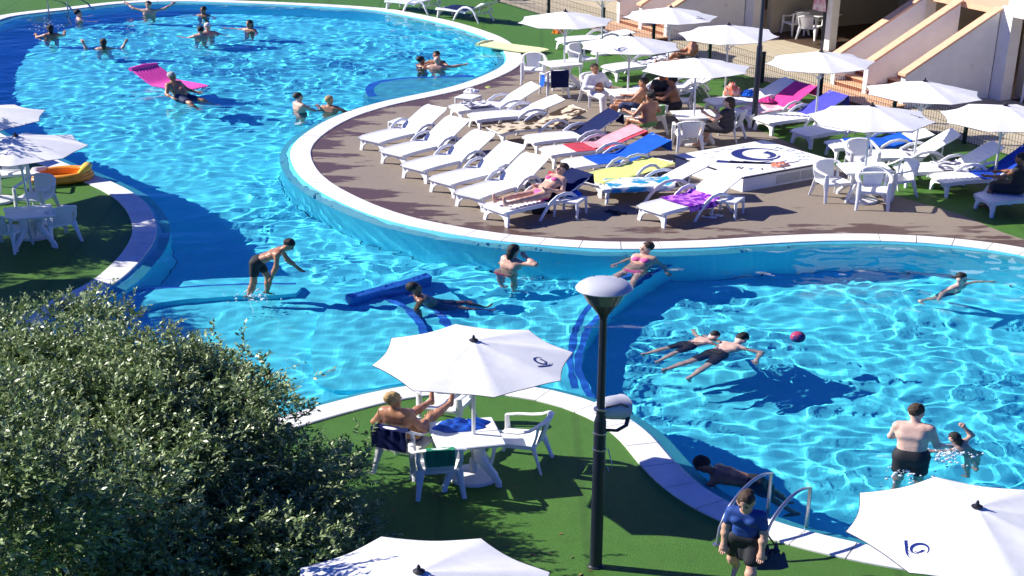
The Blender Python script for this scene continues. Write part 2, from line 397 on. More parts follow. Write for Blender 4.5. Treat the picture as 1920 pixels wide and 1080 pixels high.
def strip(name, px, z, w, mat, parent):
    L = spline([app(x, y, z) for x, y in px], False, .2); L[:, 0] /= KX
    t = np.gradient(L, axis=0); t /= np.linalg.norm(t, axis=1)[:, None]; nn = np.c_[-t[:, 1], t[:, 0]]
    A = L - nn * w / 2; B = L + nn * w / 2; n = len(L)
    vs = [W(p, z + .004) for p in A] + [W(p, z + .004) for p in B]
    return link(name, mesh_of(name, vs, [(i, i + 1, n + i + 1, n + i) for i in range(n - 1)], mat, smooth=False), parent)
weir = [(1420,470),(1330,485),(1260,505),(1190,545),(1130,595),(1098,645),(1090,700),(1112,752)]
platform('shallow_floor', weir + [(1080,800),(900,790),(700,800),(500,860),(330,950),(150,1050),(0,1000),(60,800),(160,640),(235,560),(300,545),(430,532),(560,530),(645,562),(720,540),(800,520),(850,560),(900,600),(1000,592),(1090,560),(1160,520),(1240,490),(1330,470)], -.60, M['tile'], basin)
strip('step_edge', [(x - 4, y + 2) for x, y in weir], -.60, .10, M['tile_dark'], basin)
strip('step_edge', [(1215,505),(1160,535),(1110,575),(1082,625),(1070,680),(1078,735)], -.60, .09, M['tile_dark'], basin)
platform('corner_step', [(690,190),(688,172),(704,160),(740,153),(800,150),(850,150),(900,148),(930,150),(900,175),(800,195)], -.28, M['tile_pale'], basin)
strip('step_edge', [(700,186),(692,174),(706,161),(745,153),(800,150),(890,148)], -.28, .2, M['tile_dark'], basin)
platform('entry_step', [(210,566),(300,550),(430,540),(556,536),(566,546),(556,556),(430,562),(300,574),(215,594)], -.38, M['tile'], basin)
strip('step_edge', [(240,556),(300,548),(430,541),(556,538)], -.38, .06, M['tile_dark'], basin)
platform('bench_wall', [(648,556),(800,514),(810,520),(660,563)], -.14, M['tile_dark'], basin, sm=False)  # shade of the submerged step face is put into the dark tile colour
strip('step_edge', [(690,565),(740,575),(780,600),(800,640)], -.45, .12, M['tile_dark'], basin)
platform('round_step', [(680,560),(735,572),(778,600),(795,650),(770,720),(600,730),(600,600)], -.46, M['tile'], basin)
strip('step_edge', [(715,548),(780,568),(830,610),(850,660)], -.60, .12, M['tile_dark'], basin)
# ---- water: a real rippled surface, its waves focus the sun on the floor
def wave(x, y):
    p = Vector((x / KX, y, 0)); a = .84 + .7 * noise.noise(p * .2 + Vector((7, 1, 0)))
    q = p + Vector((noise.noise(p * .6) * .4, noise.noise(p * .6 + Vector((9, 9, 0))) * .4, 0))
    sh = Vector((G(740, 660)[0] / KX, G(740, 660)[1], 0)); a *= 1 + .7 * math.exp(-((p - sh).length / 3.2) ** 2)
    return a * (.027 * noise.noise(q * 1.0) + .021 * noise.noise(q * 2.25 + Vector((5, 3, 1))) + .0112 * noise.noise(q * 4.6 + Vector((1, 8, 2))) + .0032 * noise.noise(q * 8))
def build_water():
    L = loop_in(.30); lo = L.min(0); hi = L.max(0); s = .058
    ylo, yhi = max(lo[1], 12), min(hi[1], 52)
    nx = int((hi[0] - lo[0]) / s) + 1; ny = int((yhi - ylo) / s) + 1
    X = lo[0] + np.arange(nx + 1) * s; Y = ylo + np.arange(ny + 1) * s
    cx, cy = np.meshgrid((X[:-1] + X[1:]) / 2, (Y[:-1] + Y[1:]) / 2)
    inn = inside(L, np.c_[cx.ravel(), cy.ravel()]).reshape(cy.shape)
    vis = np.abs(cx * KX) < (cy * .43 + 5.5)
    inn &= vis
    j, i = np.nonzero(inn); Wd = nx + 1
    q = np.c_[j * Wd + i, j * Wd + i + 1, (j + 1) * Wd + i + 1, (j + 1) * Wd + i]
    used, inv = np.unique(q, return_inverse=True); q = inv.reshape(q.shape)
    vx = X[used % Wd] * KX; vy = Y[used // Wd]
    zz = np.array([wave(a, b) for a, b in zip(vx, vy)])
    for (sx, sy, am) in SWIM:
        d = np.hypot((vx - sx) / KX, vy - sy); near = d < 2.6
        zz[near] += am * np.exp(-d[near] / .75) * np.cos(d[near] * 2 * np.pi / .36) * np.clip(d[near] / .25, 0, 1)
    vs = [(float(a), float(b), float(WATER_Z + c)) for a, b, c in zip(vx, vy, zz)]
    o = link('water', mesh_of('water', vs, q.tolist(), M['water'], angle=0)); o.cycles.is_caustics_caster = True; o.cycles.is_caustics_receiver = False
    tag(o, 'rippling clear blue pool water', kind='structure')
SWIM = []          # rings spread round each bather; filled in as they are placed

# ------------------------------------------------------------------ brown deck, tan path
def cdt(name, bound, z, mat, step, attr_loop=None):
    B = np.array(bound); lo = B.min(0); hi = B.max(0)
    gx, gy = np.meshgrid(np.arange(lo[0], hi[0], step), np.arange(lo[1], hi[1], step)); pts = np.c_[gx.ravel(), gy.ravel()]
    pts = pts[inside(B, pts)]
    d = np.min(np.hypot(pts[:, None, 0] - B[None, ::2, 0], pts[:, None, 1] - B[None, ::2, 1]), axis=1); pts = pts[d > step * .4]
    allp = [Vector(p) for p in np.vstack([B, pts])]; n = len(B)
    v, e, f, *_ = geometry.delaunay_2d_cdt(allp, [(i, (i + 1) % n) for i in range(n)], [], 1, 1e-5)
    vs = [(p[0], p[1], z) for p in v]
    fs = [t if (vs[t[1]][0] - vs[t[0]][0]) * (vs[t[2]][1] - vs[t[0]][1]) - (vs[t[1]][1] - vs[t[0]][1]) * (vs[t[2]][0] - vs[t[0]][0]) > 0 else tuple(reversed(t)) for t in f]
    o = link(name, mesh_of(name, vs, fs, mat, smooth=False))
    if attr_loop is not None:
        A = np.array(vs)[:, :2]; dd = np.min(np.hypot((A[:, None, 0] - attr_loop[None, :, 0]) / KX, A[:, None, 1] - attr_loop[None, :, 1]), axis=1)
        at = o.data.attributes.new('edge', 'FLOAT', 'POINT'); at.data.foreach_set('value', dd.astype(np.float32))
    return o
outw = np.c_[loop_in(.05)[:, 0] * KX, loop_in(.05)[:, 1]]
def nearest(px, py):
    g = G(px, py, KZ); return int(np.argmin(np.hypot(outw[:, 0] - g[0], outw[:, 1] - g[1])))
i0, i1 = nearest(966, 128), nearest(2000, 482)
seg = outw[i0:i1] if i0 < i1 else outw[i1:i0][::-1]
top_px = [(1960,462),(1880,436),(1820,410),(1760,390),(1700,374),(1620,342),(1560,308),(1470,264),(1420,242),(1330,206),(1250,172),(1160,163),(1110,153),(1075,141),(1030,129),(990,120)]
top = spline([G(*p) for p in top_px], False, .4)
deck = cdt('deck', np.vstack([seg[::1], top]), .005, M['deck'], .4, outw[::2])
tag(deck, 'brown stamped concrete deck with wet patches along the pool', kind='structure')
# local frame of the fence and the building behind it: a along the fence, b away from it
FO = G(1537, 187); FYAW = math.radians(-62.342)
UA = (math.cos(FYAW), math.sin(FYAW)); VA = (-UA[1], UA[0])
def FB(a, b): return (FO[0] + KX * (a * UA[0] + b * VA[0]), FO[1] + a * UA[1] + b * VA[1])
path = cdt('path', [FB(-26, .12), FB(16, .12), FB(16, 12), FB(-26, 12)], .006, M['path'], 1.2)
tag(path, 'tan paved path behind the fence', kind='structure')
# ------------------------------------------------------------------ mesh fence
fence = thing('mesh_fence', 'low wire mesh fence with dark green posts beyond the loungers', 'fence', (FO[0], FO[1], 0))
PA = [-18.1, -15.2, -12.2, -9.25, -6.8, -4.3, -2.15, 0, 2.45, 4.6, 6.9, 9.2]
for i, a in enumerate(PA):
    m = MB(); m.lathe([(.045, 0), (.045, .86), (.055, .865), (.055, .9), (.02, .92)], 10, (a, 0, 0)); m.box((a, -.05, .5), (.03, .03, .03)); m.box((a, -.05, .25), (.03, .03, .03)); m.box((a, -.05, .75), (.03, .03, .03))
    part(fence, 'post', m, M['green_metal'], FYAW)
    if i:
        m = MB(); a0 = PA[i - 1] + .05; L = a - .05 - a0; n = int(L / .075)
        for k in range(n + 1): m.box((a0 + L * k / n, 0, .42), (.0055, .0055, .8))
        for z in (.03, .2, .42, .62, .81): m.box((a0 + L / 2, .006, z), (L, .006, .008))
        part(fence, 'wire_panel', m, M['green_metal'], FYAW, smooth=False)
# ------------------------------------------------------------------ apartment building with outside stairs
bld = thing('apartment_building', 'white apartment building with outside stairs capped in terracotta', 'building', (FO[0], FO[1], 0))
def bpart(name, mb, mat, parent=None, label=None): return part(parent or bld, name, mb, mat, FYAW, smooth=False, label=label)
def stair_unit(a0):
    aa = [a0, a0 + 1.12, a0 + 2.35]; th = .14
    for k, a in enumerate(aa):
        b0, b1, z0, z1 = .98, 3.35, .93, 2.5
        m = MB(); m.prism([(b0, 0), (b1, 0), (b1, z1), (b0 + .02, z0), (b0, z0)], lambda b, z: (a - th / 2, b, z), lambda b, z: (a + th / 2, b, z))
        w = bpart('stair_wall', m, M['wall'])
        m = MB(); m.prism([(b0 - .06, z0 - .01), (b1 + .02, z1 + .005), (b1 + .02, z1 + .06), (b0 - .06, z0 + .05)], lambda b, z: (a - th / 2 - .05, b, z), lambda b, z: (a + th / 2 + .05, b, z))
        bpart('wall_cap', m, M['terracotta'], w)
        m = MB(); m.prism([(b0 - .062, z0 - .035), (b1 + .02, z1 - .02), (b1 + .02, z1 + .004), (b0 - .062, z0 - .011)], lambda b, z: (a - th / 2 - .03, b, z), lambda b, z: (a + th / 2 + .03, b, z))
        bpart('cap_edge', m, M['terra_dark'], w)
    for k in range(2):
        x0, x1 = aa[k] + th / 2, aa[k + 1] - th / 2
        for s in range(9):
            b = 1.02 + s * .26; z = .1 + (s + 1) * .135
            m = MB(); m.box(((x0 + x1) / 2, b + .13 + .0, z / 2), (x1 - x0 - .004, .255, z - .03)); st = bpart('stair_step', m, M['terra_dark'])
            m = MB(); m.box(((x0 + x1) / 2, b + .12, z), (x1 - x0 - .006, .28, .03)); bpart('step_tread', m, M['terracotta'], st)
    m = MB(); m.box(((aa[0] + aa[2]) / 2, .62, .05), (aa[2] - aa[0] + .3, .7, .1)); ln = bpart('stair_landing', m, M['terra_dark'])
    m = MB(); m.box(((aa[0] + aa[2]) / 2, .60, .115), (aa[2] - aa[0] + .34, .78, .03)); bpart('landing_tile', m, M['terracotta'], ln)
    m = MB(); m.lathe([(.05, 0), (.055, .01), (.03, .02)], 12); m.v = [(aa[2] + th / 2 + z, 2.75 + x, 1.0 + y) for x, y, z in m.v]
    bpart('wall_lamp', m, M['alu'])
for a0 in (-10.15, -.87, 8.3): stair_unit(a0)
for a0 in (-10.15, -.87, 8.3):
    m = MB(); m.box((a0 + 2.6, 3.52, 1.3), (.36, .3, 2.6)); bpart('pillar', m, M['wall'])
    m = MB(); m.box((a0 - .2, 3.62, 1.3), (.26, .3, 2.6)); bpart('pillar', m, M['wall'])
for a in (-4.62, 4.75):
    m = MB(); m.box((a, 3.78, 1.35), (.2, .22, 2.7)); bpart('pillar', m, M['wall'])
    m = MB(); m.box((a - .24, 3.8, 1.35), (.2, .1, 2.7)); bpart('dark_shutter', m, M['black'])
m = MB(); m.box((-3, 8.2, 1.3), (36, .25, 2.6)); bpart('back_wall', m, M['beige'])
for a in (-7.4, -1.2, 1.85, 8.0):
    m = MB(); m.box((a, 6.0, 1.3), (.2, 4.2, 2.6)); bpart('side_wall', m, M['beige'])
m = MB(); m.box((-4.25, 5.0, 2.62), (6.2, 6.6, .2)); bpart('balcony_slab', m, M['wall'])  # slab carried forward above the view so that it shades the bay
m = MB(); m.box((-13.4, 5.0, 2.62), (6.2, 6.6, .2)); bpart('balcony_slab', m, M['wall'])
m = MB(); m.box((5.0, 5.72, 2.52), (6.2, 5.1, .2)); bpart('balcony_slab', m, M['wall'])
for a0 in (-10.15, -.87, 8.3):
    m = MB(); m.box((a0 + 1.17, 6.0, 2.42), (2.6, 5.2, .16)); bpart('stair_head', m, M['terracotta'])
m = MB(); m.box((4.95, 3.24, 3.0), (6.0, .16, .9)); bpart('balcony_parapet', m, M['wall'])
m = MB(); m.box((-4.25, 1.76, 3.1), (6.2, .12, .9)); bpart('balcony_parapet', m, M['wall'])
m = MB(); m.box((-3, 8.3, 5.0), (36, .25, 4.2)); bpart('upper_wall', m, M['wall'])
M['brown_floor'] = plain('brown_terrace_tile', (.07, .04, .025), .6, .2, 3)
for a0, a1 in ((-7.3, -1.3), (1.95, 7.9), (-16.5, -10.6)):
    m = MB(); m.box(((a0 + a1) / 2, 5.85, .012), (a1 - a0, 4.4, .02)); bpart('terrace_floor', m, M['brown_floor'])
# louvred screen in the bay
m = MB()
for k in range(9): m.box((-2.7, 4.6, .25 + k * .12), (1.3, .03, .05))
bpart('louvre_screen', m, M['wall'], label='white horizontal louvre screen in the bay beside the stairs')

# ------------------------------------------------------------------ furniture kits
def k_chair():
    P = M['plastic']; out = []
    m = MB(); m.slab(lambda u, v: ((u - .5) * (.46 - .04 * (1 - v)), -.22 + .46 * v, .435 - .022 * math.sin(math.pi * u) * math.sin(math.pi * min(1, v * 1.1)) - .02 * (v > .97)), 8, 8, .022)
    for sx in (-1, 1): m.box((sx * .225, 0, .405), (.02, .44, .06))
    m.box((0, .225, .40), (.44, .02, .055)); m.box((0, -.215, .40), (.40, .02, .06)); out.append(('seat', m, P, True, None))
    m = MB()
    def bk(u, v): return ((u - .5) * (.30 + .07 * v), -.225 - .095 * v - .02 * (1 - (2 * u - 1) ** 2) + .006 * (int(u * 14) % 2), .43 + .36 * v)
    m.grid(bk, 14, 6); g = MB().grid(lambda u, v: tuple(np.array(bk(u, v)) + (0, -.018, 0)), 14, 6); m.add(g.v, [tuple(reversed(f)) for f in g.f]); out.append(('backrest', m, P, True, None))
    rail = [(-.25, .23, .635), (-.275, .1, .655), (-.285, -.06, .665), (-.27, -.18, .70), (-.225, -.27, .77), (-.13, -.325, .81), (0, -.34, .82)]
    rail = rail + [(-x, y, z) for x, y, z in reversed(rail[:-1])]
    m = MB(); m.tube(rail, .034, 8, flat=.55); out.append(('armrest', m, P, True, None))
    for sx in (-1, 1):
        m = MB(); m.tube([(sx * .265, .27, 0), (sx * .252, .235, .25), (sx * .248, .215, .42), (sx * .25, .225, .64)], [.026, .034, .048, .034], 8, up=(sx * .3, 1, 0), flat=.62); out.append(('leg', m, P, True, None))
    for sx in (-1, 1):
        m = MB(); m.tube([(sx * .25, -.31, 0), (sx * .225, -.255, .22), (sx * .2, -.2, .42)], [.026, .034, .055], 8, up=(sx * .3, 1, 0), flat=.6)
        m.tube([(sx * .2, -.2, .42), (sx * .23, -.25, .6), (sx * .225, -.27, .76)], [.035, .026, .03], 6, up=(0, 1, 0), flat=.6); out.append(('leg', m, P, True, None))
    return out
def k_lounger(deg):
    ang = math.radians(deg)
    def prof(s):
        if s < 1.14: return (s, .345 + .018 * math.sin(s * 2.6) - .05 * max(0, .12 - s) * 3, 0)
        t = s - 1.14; c = .10 * t * t * (1 if deg > 5 else 0)
        return (1.14 + t * math.cos(ang) + c * math.sin(ang) * .5, .357 + t * math.sin(ang) - c * math.cos(ang) * .4, 1)
    return prof
def k_lounger_parts(deg):
    prof = k_lounger(deg); P = M['plastic']; out = []
    def bed(s0, s1, n, w):
        def f(u, v):
            s = s0 + (s1 - s0) * v; y, z, _ = prof(s)
            k = (v * n) % 1.0; gr = -.010 if (k < .17 and .03 < v < .97 and abs(u - .5) < .40) else 0
            edge = abs(2 * u - 1)
            ww = w * (1 - .22 * max(0, (v - .82) / .18) ** 2 if s1 > 1.5 else (1 - .12 * max(0, (.08 - v) / .08)))
            return ((u - .5) * ww, y, z + gr + .02 * max(0, edge - .86) / .14)
        return f
    m = MB(); m.slab(bed(0, 1.13, 12, .66), 12, 72, .03)
    for sx in (-1, 1):
        m.grid(lambda u, v: (sx * (.325 + .006 * v), 1.12 * u, prof(1.12 * u)[1] + .012 - .075 * v), 12, 1)
        m.grid(lambda u, v: (sx * (.305 + .006 * v), 1.12 * u, prof(1.12 * u)[1] + .012 - .075 * v), 12, 1)
    out.append(('seat', m, P, True, None))
    m = MB(); m.slab(bed(1.14, 1.98, 9, .62), 12, 60, .028)
    for k in range(3):
        y, z, _ = prof(1.90 - .0 * k)
    out.append(('backrest', m, P, True, None))
    m = MB()      # arched front with two feet
    arch = [(-.33, 0), (-.26, 0), (-.235, .12), (-.17, .2), (0, .235), (.17, .2), (.235, .12), (.26, 0), (.33, 0), (.315, .2), (.31, .325), (-.31, .325), (-.315, .2)]
    def fr(off): return lambda x, z: (x, .085 - .10 * max(0, .32 - z) + off, z)
    m.prism(arch, fr(-.02), fr(.02)); out.append(('front_legs', m, P, False, None))
    for sx in (-1, 1):
        m = MB(); m.tube([(sx * .345, .70, 0), (sx * .355, .80, .20), (sx * .36, .92, .38), (sx * .362, 1.06, .49), (sx * .362, 1.22, .525), (sx * .36, 1.36, .49), (sx * .355, 1.46, .40), (sx * .34, 1.52, .30)],
                     [.03, .034, .037, .038, .038, .036, .034, .03], 8, up=(1, 0, 0), flat=.7); out.append(('armrest', m, P, True, None))
        m = MB(); m.tube([(sx * .30, 1.60, 0), (sx * .29, 1.50, .18), (sx * .28, 1.42, .34)], [.024, .03, .036], 6, flat=.8); out.append(('leg', m, P, True, None))
    m = MB(); m.box((0, 1.46, .30), (.62, .05, .05), .012)
    if deg > 8:
        y, z, _ = prof(1.62); m.tube([(-.2, 1.50, .31), (-.2, y, z - .03)], .014, 6); m.tube([(.2, 1.50, .31), (.2, y, z - .03)], .014, 6)
    out.append(('back_support', m, P, True, None))
    return out
def lounger(foot, head, label, deg=38, z=(.34, None)):
    f = G(*foot, .34); zh = k_lounger(deg)(1.98)[1]; h = G(*head, zh)
    yaw = math.atan2(-(h[0] - f[0]) / KX, h[1] - f[1])
    o = thing('sun_lounger', label, 'sun lounger', f, 'white plastic sun loungers by the pool')
    kit(o, 'lounger%d' % deg, lambda: k_lounger_parts(deg), yaw); o['yaw'] = yaw; o['deg'] = deg
    return o
def towel(lo, s0, s1, w, mat, label, off=0.0, side=0.0, seed=1, name='towel', lift=.014, cat='towel'):
    """cloth lying along a lounger from s0 to s1 metres from its foot; side = how far it hangs over the edge"""
    prof = k_lounger(int(lo['deg'])); m = MB(); W_ = w / 2
    nu, nv = 16, max(6, int((s1 - s0) / .05))
    def f(u, v, d=0):
        s = s0 + (s1 - s0) * v; y, z, bk = prof(min(s, 2.0)); over = max(0, s - 2.0)
        x = (u - .5) * w + off; wr = .012 * noise.noise(Vector((u * 5, s * 4, seed))) + .007 * noise.noise(Vector((u * 13, s * 9, seed + 3)))
        dz = 0
        ex = abs(x) - .335
        if ex > 0: dz = -ex * 1.0; x = math.copysign(.335 + .02 + ex * .12, x)
        edge = .03 * noise.noise(Vector((s * 2.2, seed, u > .5)))
        return (x + edge * abs(2 * u - 1), y + over * .06, z + lift + abs(wr) + dz - over * .9 - d + .012 * (abs(x) > .28))
    m.grid(lambda u, v: f(u, v), nu, nv); n = len(m.v)
    b = MB().grid(lambda u, v: f(u, v, .009), nu, nv); m.add(b.v, [tuple(reversed(q)) for q in b.f])
    Wd = nu + 1; rim = list(range(Wd)) + [j * Wd + nu for j in range(1, nv + 1)] + [nv * Wd + i for i in range(nu - 1, -1, -1)] + [j * Wd for j in range(nv - 1, 0, -1)]
    for i in range(len(rim)): a, c = rim[i], rim[(i + 1) % len(rim)]; m.f.append((c, a, n + a, n + c))
    o = solo(name, m, M[mat], label, cat, (lo.location[0], lo.location[1], 0), lo['yaw'], 'towels and cloths on the loungers'); return o
def on_lounger(lo, x, s, dz=.0):
    y, z, _ = k_lounger(int(lo['deg']))(s); c, sn = math.cos(lo['yaw']), math.sin(lo['yaw'])
    return (lo.location[0] + KX * (x * c - y * sn), lo.location[1] + x * sn + y * c, z + .02 + dz)
def k_sidetable():
    P = M['plastic']; out = []; m = MB(); m.box((0, 0, .385), (.44, .44, .03), .012); m.box((0, 0, .35), (.40, .40, .04)); out.append(('table_top', m, P, True, None))
    for sx, sy in ((-1, -1), (1, -1), (1, 1), (-1, 1)):
        m = MB(); m.tube([(sx * .205, sy * .205, 0), (sx * .195, sy * .195, .37)], [.02, .028], 6); out.append(('leg', m, P, True, None))
    return out
def k_table(sx_=.74, sy_=.74):
    P = M['plastic']; out = []; m = MB()
    for s in (-1, 1): m.box((0, s * sy_ / 4, .71), (sx_, sy_ / 2 - .006, .03), .013)
    m.box((0, 0, .68), (sx_ - .08, sy_ - .08, .035)); out.append(('table_top', m, P, True, None))
    for a, b in ((-1, -1), (1, -1), (1, 1), (-1, 1)):
        m = MB(); m.tube([(a * sx_ * .40, b * sy_ * .40, 0), (a * sx_ * .40, b * sy_ * .40, .07), (a * sx_ * .30, b * sy_ * .30, .22), (a * sx_ * .17, b * sy_ * .17, .38), (a * sx_ * .16, b * sy_ * .16, .52), (a * sx_ * .24, b * sy_ * .24, .69)],
                     [.04, .042, .06, .075, .07, .05], 8, up=(a, -b, 0), flat=.7); out.append(('leg', m, P, True, None))
    return out
def parasol_logo(mp):
    """the swirl mark: a spiral that thins out and three wing strokes; mp maps the unit square to the cloth"""
    m = MB()
    def stroke(fn, wfn, n=26):
        L = []; Rr = []
        for i in range(n + 1):
            t = i / n; x, y = fn(t); x2, y2 = fn(min(1, t + .01)); x1, y1 = fn(max(0, t - .01)); dx, dy = x2 - x1, y2 - y1; d = math.hypot(dx, dy) or 1
            w = wfn(t) / 2; L.append(mp(x - dy / d * w, y + dx / d * w)); Rr.append(mp(x + dy / d * w, y - dx / d * w))
        m.add(L + Rr, [(i, i + 1, n + 2 + i, n + 1 + i) for i in range(n)])
    stroke(lambda t: (.15 + (.33 - .10 * t) * math.cos(1.2 * math.pi * 2 * t * .72 + .1), .08 + (.33 - .10 * t) * math.sin(1.2 * math.pi * 2 * t * .72 + .1)), lambda t: .03 + .11 * math.sin(math.pi * min(1, t * 1.02)) ** 2)
    stroke(lambda t: (.13 + .17 * math.cos(4.6 + 2.1 * t), .08 + .17 * math.sin(4.6 + 2.1 * t)), lambda t: .03 + .10 * t)
    for k in range(3):
        stroke(lambda t: (-.52 + .12 * k + .62 * t, .02 - .10 * k + .0 - .24 * math.sin(t * 1.9) + .10 * (1 - t) ** 3), lambda t: .02 + .10 * (1 - t) ** 1.5)
    return m
R_C, Z_AP, Z_RIM = 1.07, 2.2, 1.92
def canopy_pt(ph, r):
    k = ph / (2 * math.pi) * 8; t = k - math.floor(k); sc_ = 1 - .055 * math.sin(math.pi * t) ** .9
    cosf = math.cos(math.pi / 8) / math.cos((t - .5) * math.pi / 4)
    rr = R_C * r * (1 + (cosf - 1) * .85) * (1 - (1 - sc_) * r ** 3)
    z = Z_AP - (Z_AP - Z_RIM) * (.93 * r + .07 * r * r) - .026 * math.sin(math.pi * t) * r * (1.6 - r) + .010 * r * noise.noise(Vector((math.cos(ph) * r * 3, math.sin(ph) * r * 3, 4)))
    return (rr * math.cos(ph), rr * math.sin(ph), z)
def k_parasol(base=True, logo_at=None):
    out = []; N = 64; NR = 9; m = MB()
    m.v = [(0, 0, Z_AP)] + [canopy_pt(2 * math.pi * i / N, j / NR) for j in range(1, NR + 1) for i in range(N)]
    m.f = [(0, 1 + i, 1 + (i + 1) % N) for i in range(N)] + [(1 + (j - 1) * N + i, 1 + j * N + i, 1 + j * N + (i + 1) % N, 1 + (j - 1) * N + (i + 1) % N) for j in range(1, NR) for i in range(N)]
    out.append(('canopy', m, M['canopy'], False if False else True, None))
    m = MB()
    rim = [canopy_pt(2 * math.pi * i / N, 1) for i in range(N)]; m.tube([(x * 1.002, y * 1.002, z - .004) for x, y, z in rim], .0055, 4, closed=True); out.append(('hem', m, M['navy_hem'], True, 0))
    m = MB(); m.lathe([(.045, Z_AP - .004), (.05, Z_AP + .012), (.02, Z_AP + .03), (.012, Z_AP + .07), (.004, Z_AP + .085)], 10); out.append(('finial', m, M['black'], True, 0))
    m = MB(); m.lathe([(.021, .02), (.021, Z_AP - .03)], 12); m.lathe([(.045, 1.5), (.045, 1.56)], 12); m.lathe([(.035, Z_AP - .12), (.035, Z_AP - .04)], 12); out.append(('pole', m, M['alu'], True, None))
    for i in range(8):
        ph = 2 * math.pi * i / 8; m = MB()
        m.tube([tuple(np.array(canopy_pt(ph, r)) - (0, 0, .016)) for r in (.03, .35, .7, .99)], .007, 4); m.tube([(.045 * math.cos(ph), .045 * math.sin(ph), 1.53), tuple(np.array(canopy_pt(ph, .5)) - (0, 0, .02))], .006, 4); out.append(('rib', m, M['alu'], True, None))
    if base:
        m = MB(); m.lathe([(.27, 0), (.28, .02), (.27, .06), (.12, .1), (.05, .13), (.045, .32), (.03, .34)], 20); out.append(('base', m, M['plastic_old'], True, None))
    if logo_at is not None:
        def mp(x, y):
            r = .76 - y * .26; ph = logo_at + x * .26 / r; p = canopy_pt(ph, r); return (p[0], p[1], p[2] + .004)
        lg = parasol_logo(mp); out.append(('logo', lg, M['navy'], False, 0))
    return out
M['navy_hem'] = plain('dark_hem', (.05, .055, .07), .7)
def parasol(apex, label, base=True, logo=None, yaw=0.0, z=0.0):
    g = G(*apex, Z_AP + .05 + z)
    o = thing('parasol', label, 'parasol', (g[0], g[1], z), 'white parasols')
    kit(o, 'parasol%s%s' % (base, logo), lambda: k_parasol(base, logo), yaw)
    tx, ty = RNG.uniform(-.03, .03), RNG.uniform(-.03, .03); o.rotation_euler = (tx, ty, 0); o.location = (g[0] - ty * Z_AP, g[1] + tx * Z_AP, z); return o
def chair(px, yaw_deg, label, z=0.0, at=None):
    g = at or G(*px, z); o = thing('plastic_chair', label, 'chair', (g[0], g[1], z), 'white plastic armchairs')
    kit(o, 'chair', k_chair, math.radians(yaw_deg)); return o
def side_table(px, yaw_deg, label):
    o = thing('side_table', label, 'side table', G(*px, .4), 'small white side tables'); kit(o, 'sidetable', k_sidetable, math.radians(yaw_deg)); return o
def table(px, yaw_deg, label, z=.72, size=(.74, .74), z0=0.0):
    g = G(*px, z + z0); o = thing('table', label, 'table', (g[0], g[1], z0), 'white plastic tables'); kit(o, 'table%s' % (size,), lambda: k_table(*size), math.radians(yaw_deg)); return o

# ------------------------------------------------------------------ parasols
D2 = math.radians
parasol((888, 632), 'white parasol over the table on the near grass, dark swirl mark facing the lamp', True, D2(-28), D2(11))
parasol((1833, 943), 'large white parasol with faint swirl mark in the near corner by the pool ladder', True, D2(-146), D2(5))
parasol((785, 1064), 'white parasol partly shaded by the tree at the bottom edge', True, None, D2(20))
parasol((28, 250), 'white parasol over the table beside the orange inflatable boat', True, None, D2(8))
parasol((-40, 195), 'white parasol above the pool edge behind the one with the orange boat', True, None, D2(30))
parasol((1060, 18), 'white parasol over the chairs nearest the lime air mattress', True, None, D2(12))
parasol((1182, 63), 'white parasol above the man in the white shirt', True, D2(-130), D2(22))
parasol((1258, 10), 'white parasol in front of the far stairs', True, D2(-40), D2(5))
parasol((1367, 43), 'white parasol just left of the far lamp post', True, None, D2(30))
parasol((1306, 104), 'white parasol over the table of the woman in the dark dress', True, None, D2(10))
parasol((1540, 93), 'white parasol at the foot of the stairs, beside the pink towel', True, None, D2(0))
parasol((1735, 148), 'white parasol beside the fence below the stair wall', True, None, D2(15))
parasol((1636, 194), 'white parasol over the table and chairs beside the white plinth', True, D2(-35), D2(28))
parasol((1886, 193), 'white parasol at the right edge over the lounger with the royal blue towel', True, None, D2(18))
parasol((1130, -32), 'white parasol cut off by the top edge behind the far fence posts', True, None, D2(10))
# unseen parasols added off the left side to cast shadows on pool and terrace
for k, (x, y, lb) in enumerate(((-330, 90, 'farthest from the camera'), (-235, 130, 'its shadow on the pool left of the pink mattress'), (-250, 262, 'its shadow behind the orange boat'), (-215, 330, 'its shadow on the turf by the shaded table'), (-170, 425, 'its shadow on the coping by the tree'))):
    parasol((x, y), 'added unseen white parasol beyond the left edge, ' + lb, True, None, D2(9 * k))

# ------------------------------------------------------------------ tables, chairs
table((873, 812), 12, 'white square table on the near grass under the parasol with the dark swirl', size=(.74, .80))
chair((762, 876), -24, 'white chair on the near grass carrying the blonde sunbather')
chair((822, 915), 8, 'white chair on the near grass with green cloth over its back')
chair((975, 868), 74, 'white chair on the near grass to the right of the table, empty')
chair((838, 800), 160, 'white chair on the near grass holding the sunbather\'s feet')
table((55, 397), 20, 'white square table beside the orange inflatable boat')
chair((110, 450), 40, 'white chair nearest the pool coping at the table by the orange boat')
chair((72, 402), 165, 'white chair with open back behind the table by the orange boat')
chair((18, 465), -12, 'white chair lowest in the picture at the table by the orange boat')
chair((-40, 420), -75, 'white chair cut by the left edge at the table by the orange boat')
chair((28, 355), 200, 'white chair farthest back in shade behind the table by the orange boat')
chair((1000, 155), 178, 'white chair facing the camera between the lime mattress and the deck table')
table((1052, 118), 25, 'white table with pole through it beside the dark blue draped chair', size=(.8, .7))
ch_drape = chair((1040, 180), 15, 'white chair hung with blue and navy cloths')
chair((1092, 135), 215, 'white chair on the turf behind the table with the navy cloths')
chair((1116, 195), 205, 'white chair carrying the man in the white shirt')
table((1178, 172), 15, 'white table between the man in white and the bare-chested man', size=(.8, .7))
chair((1192, 218), 70, 'white chair carrying the bare-chested man')
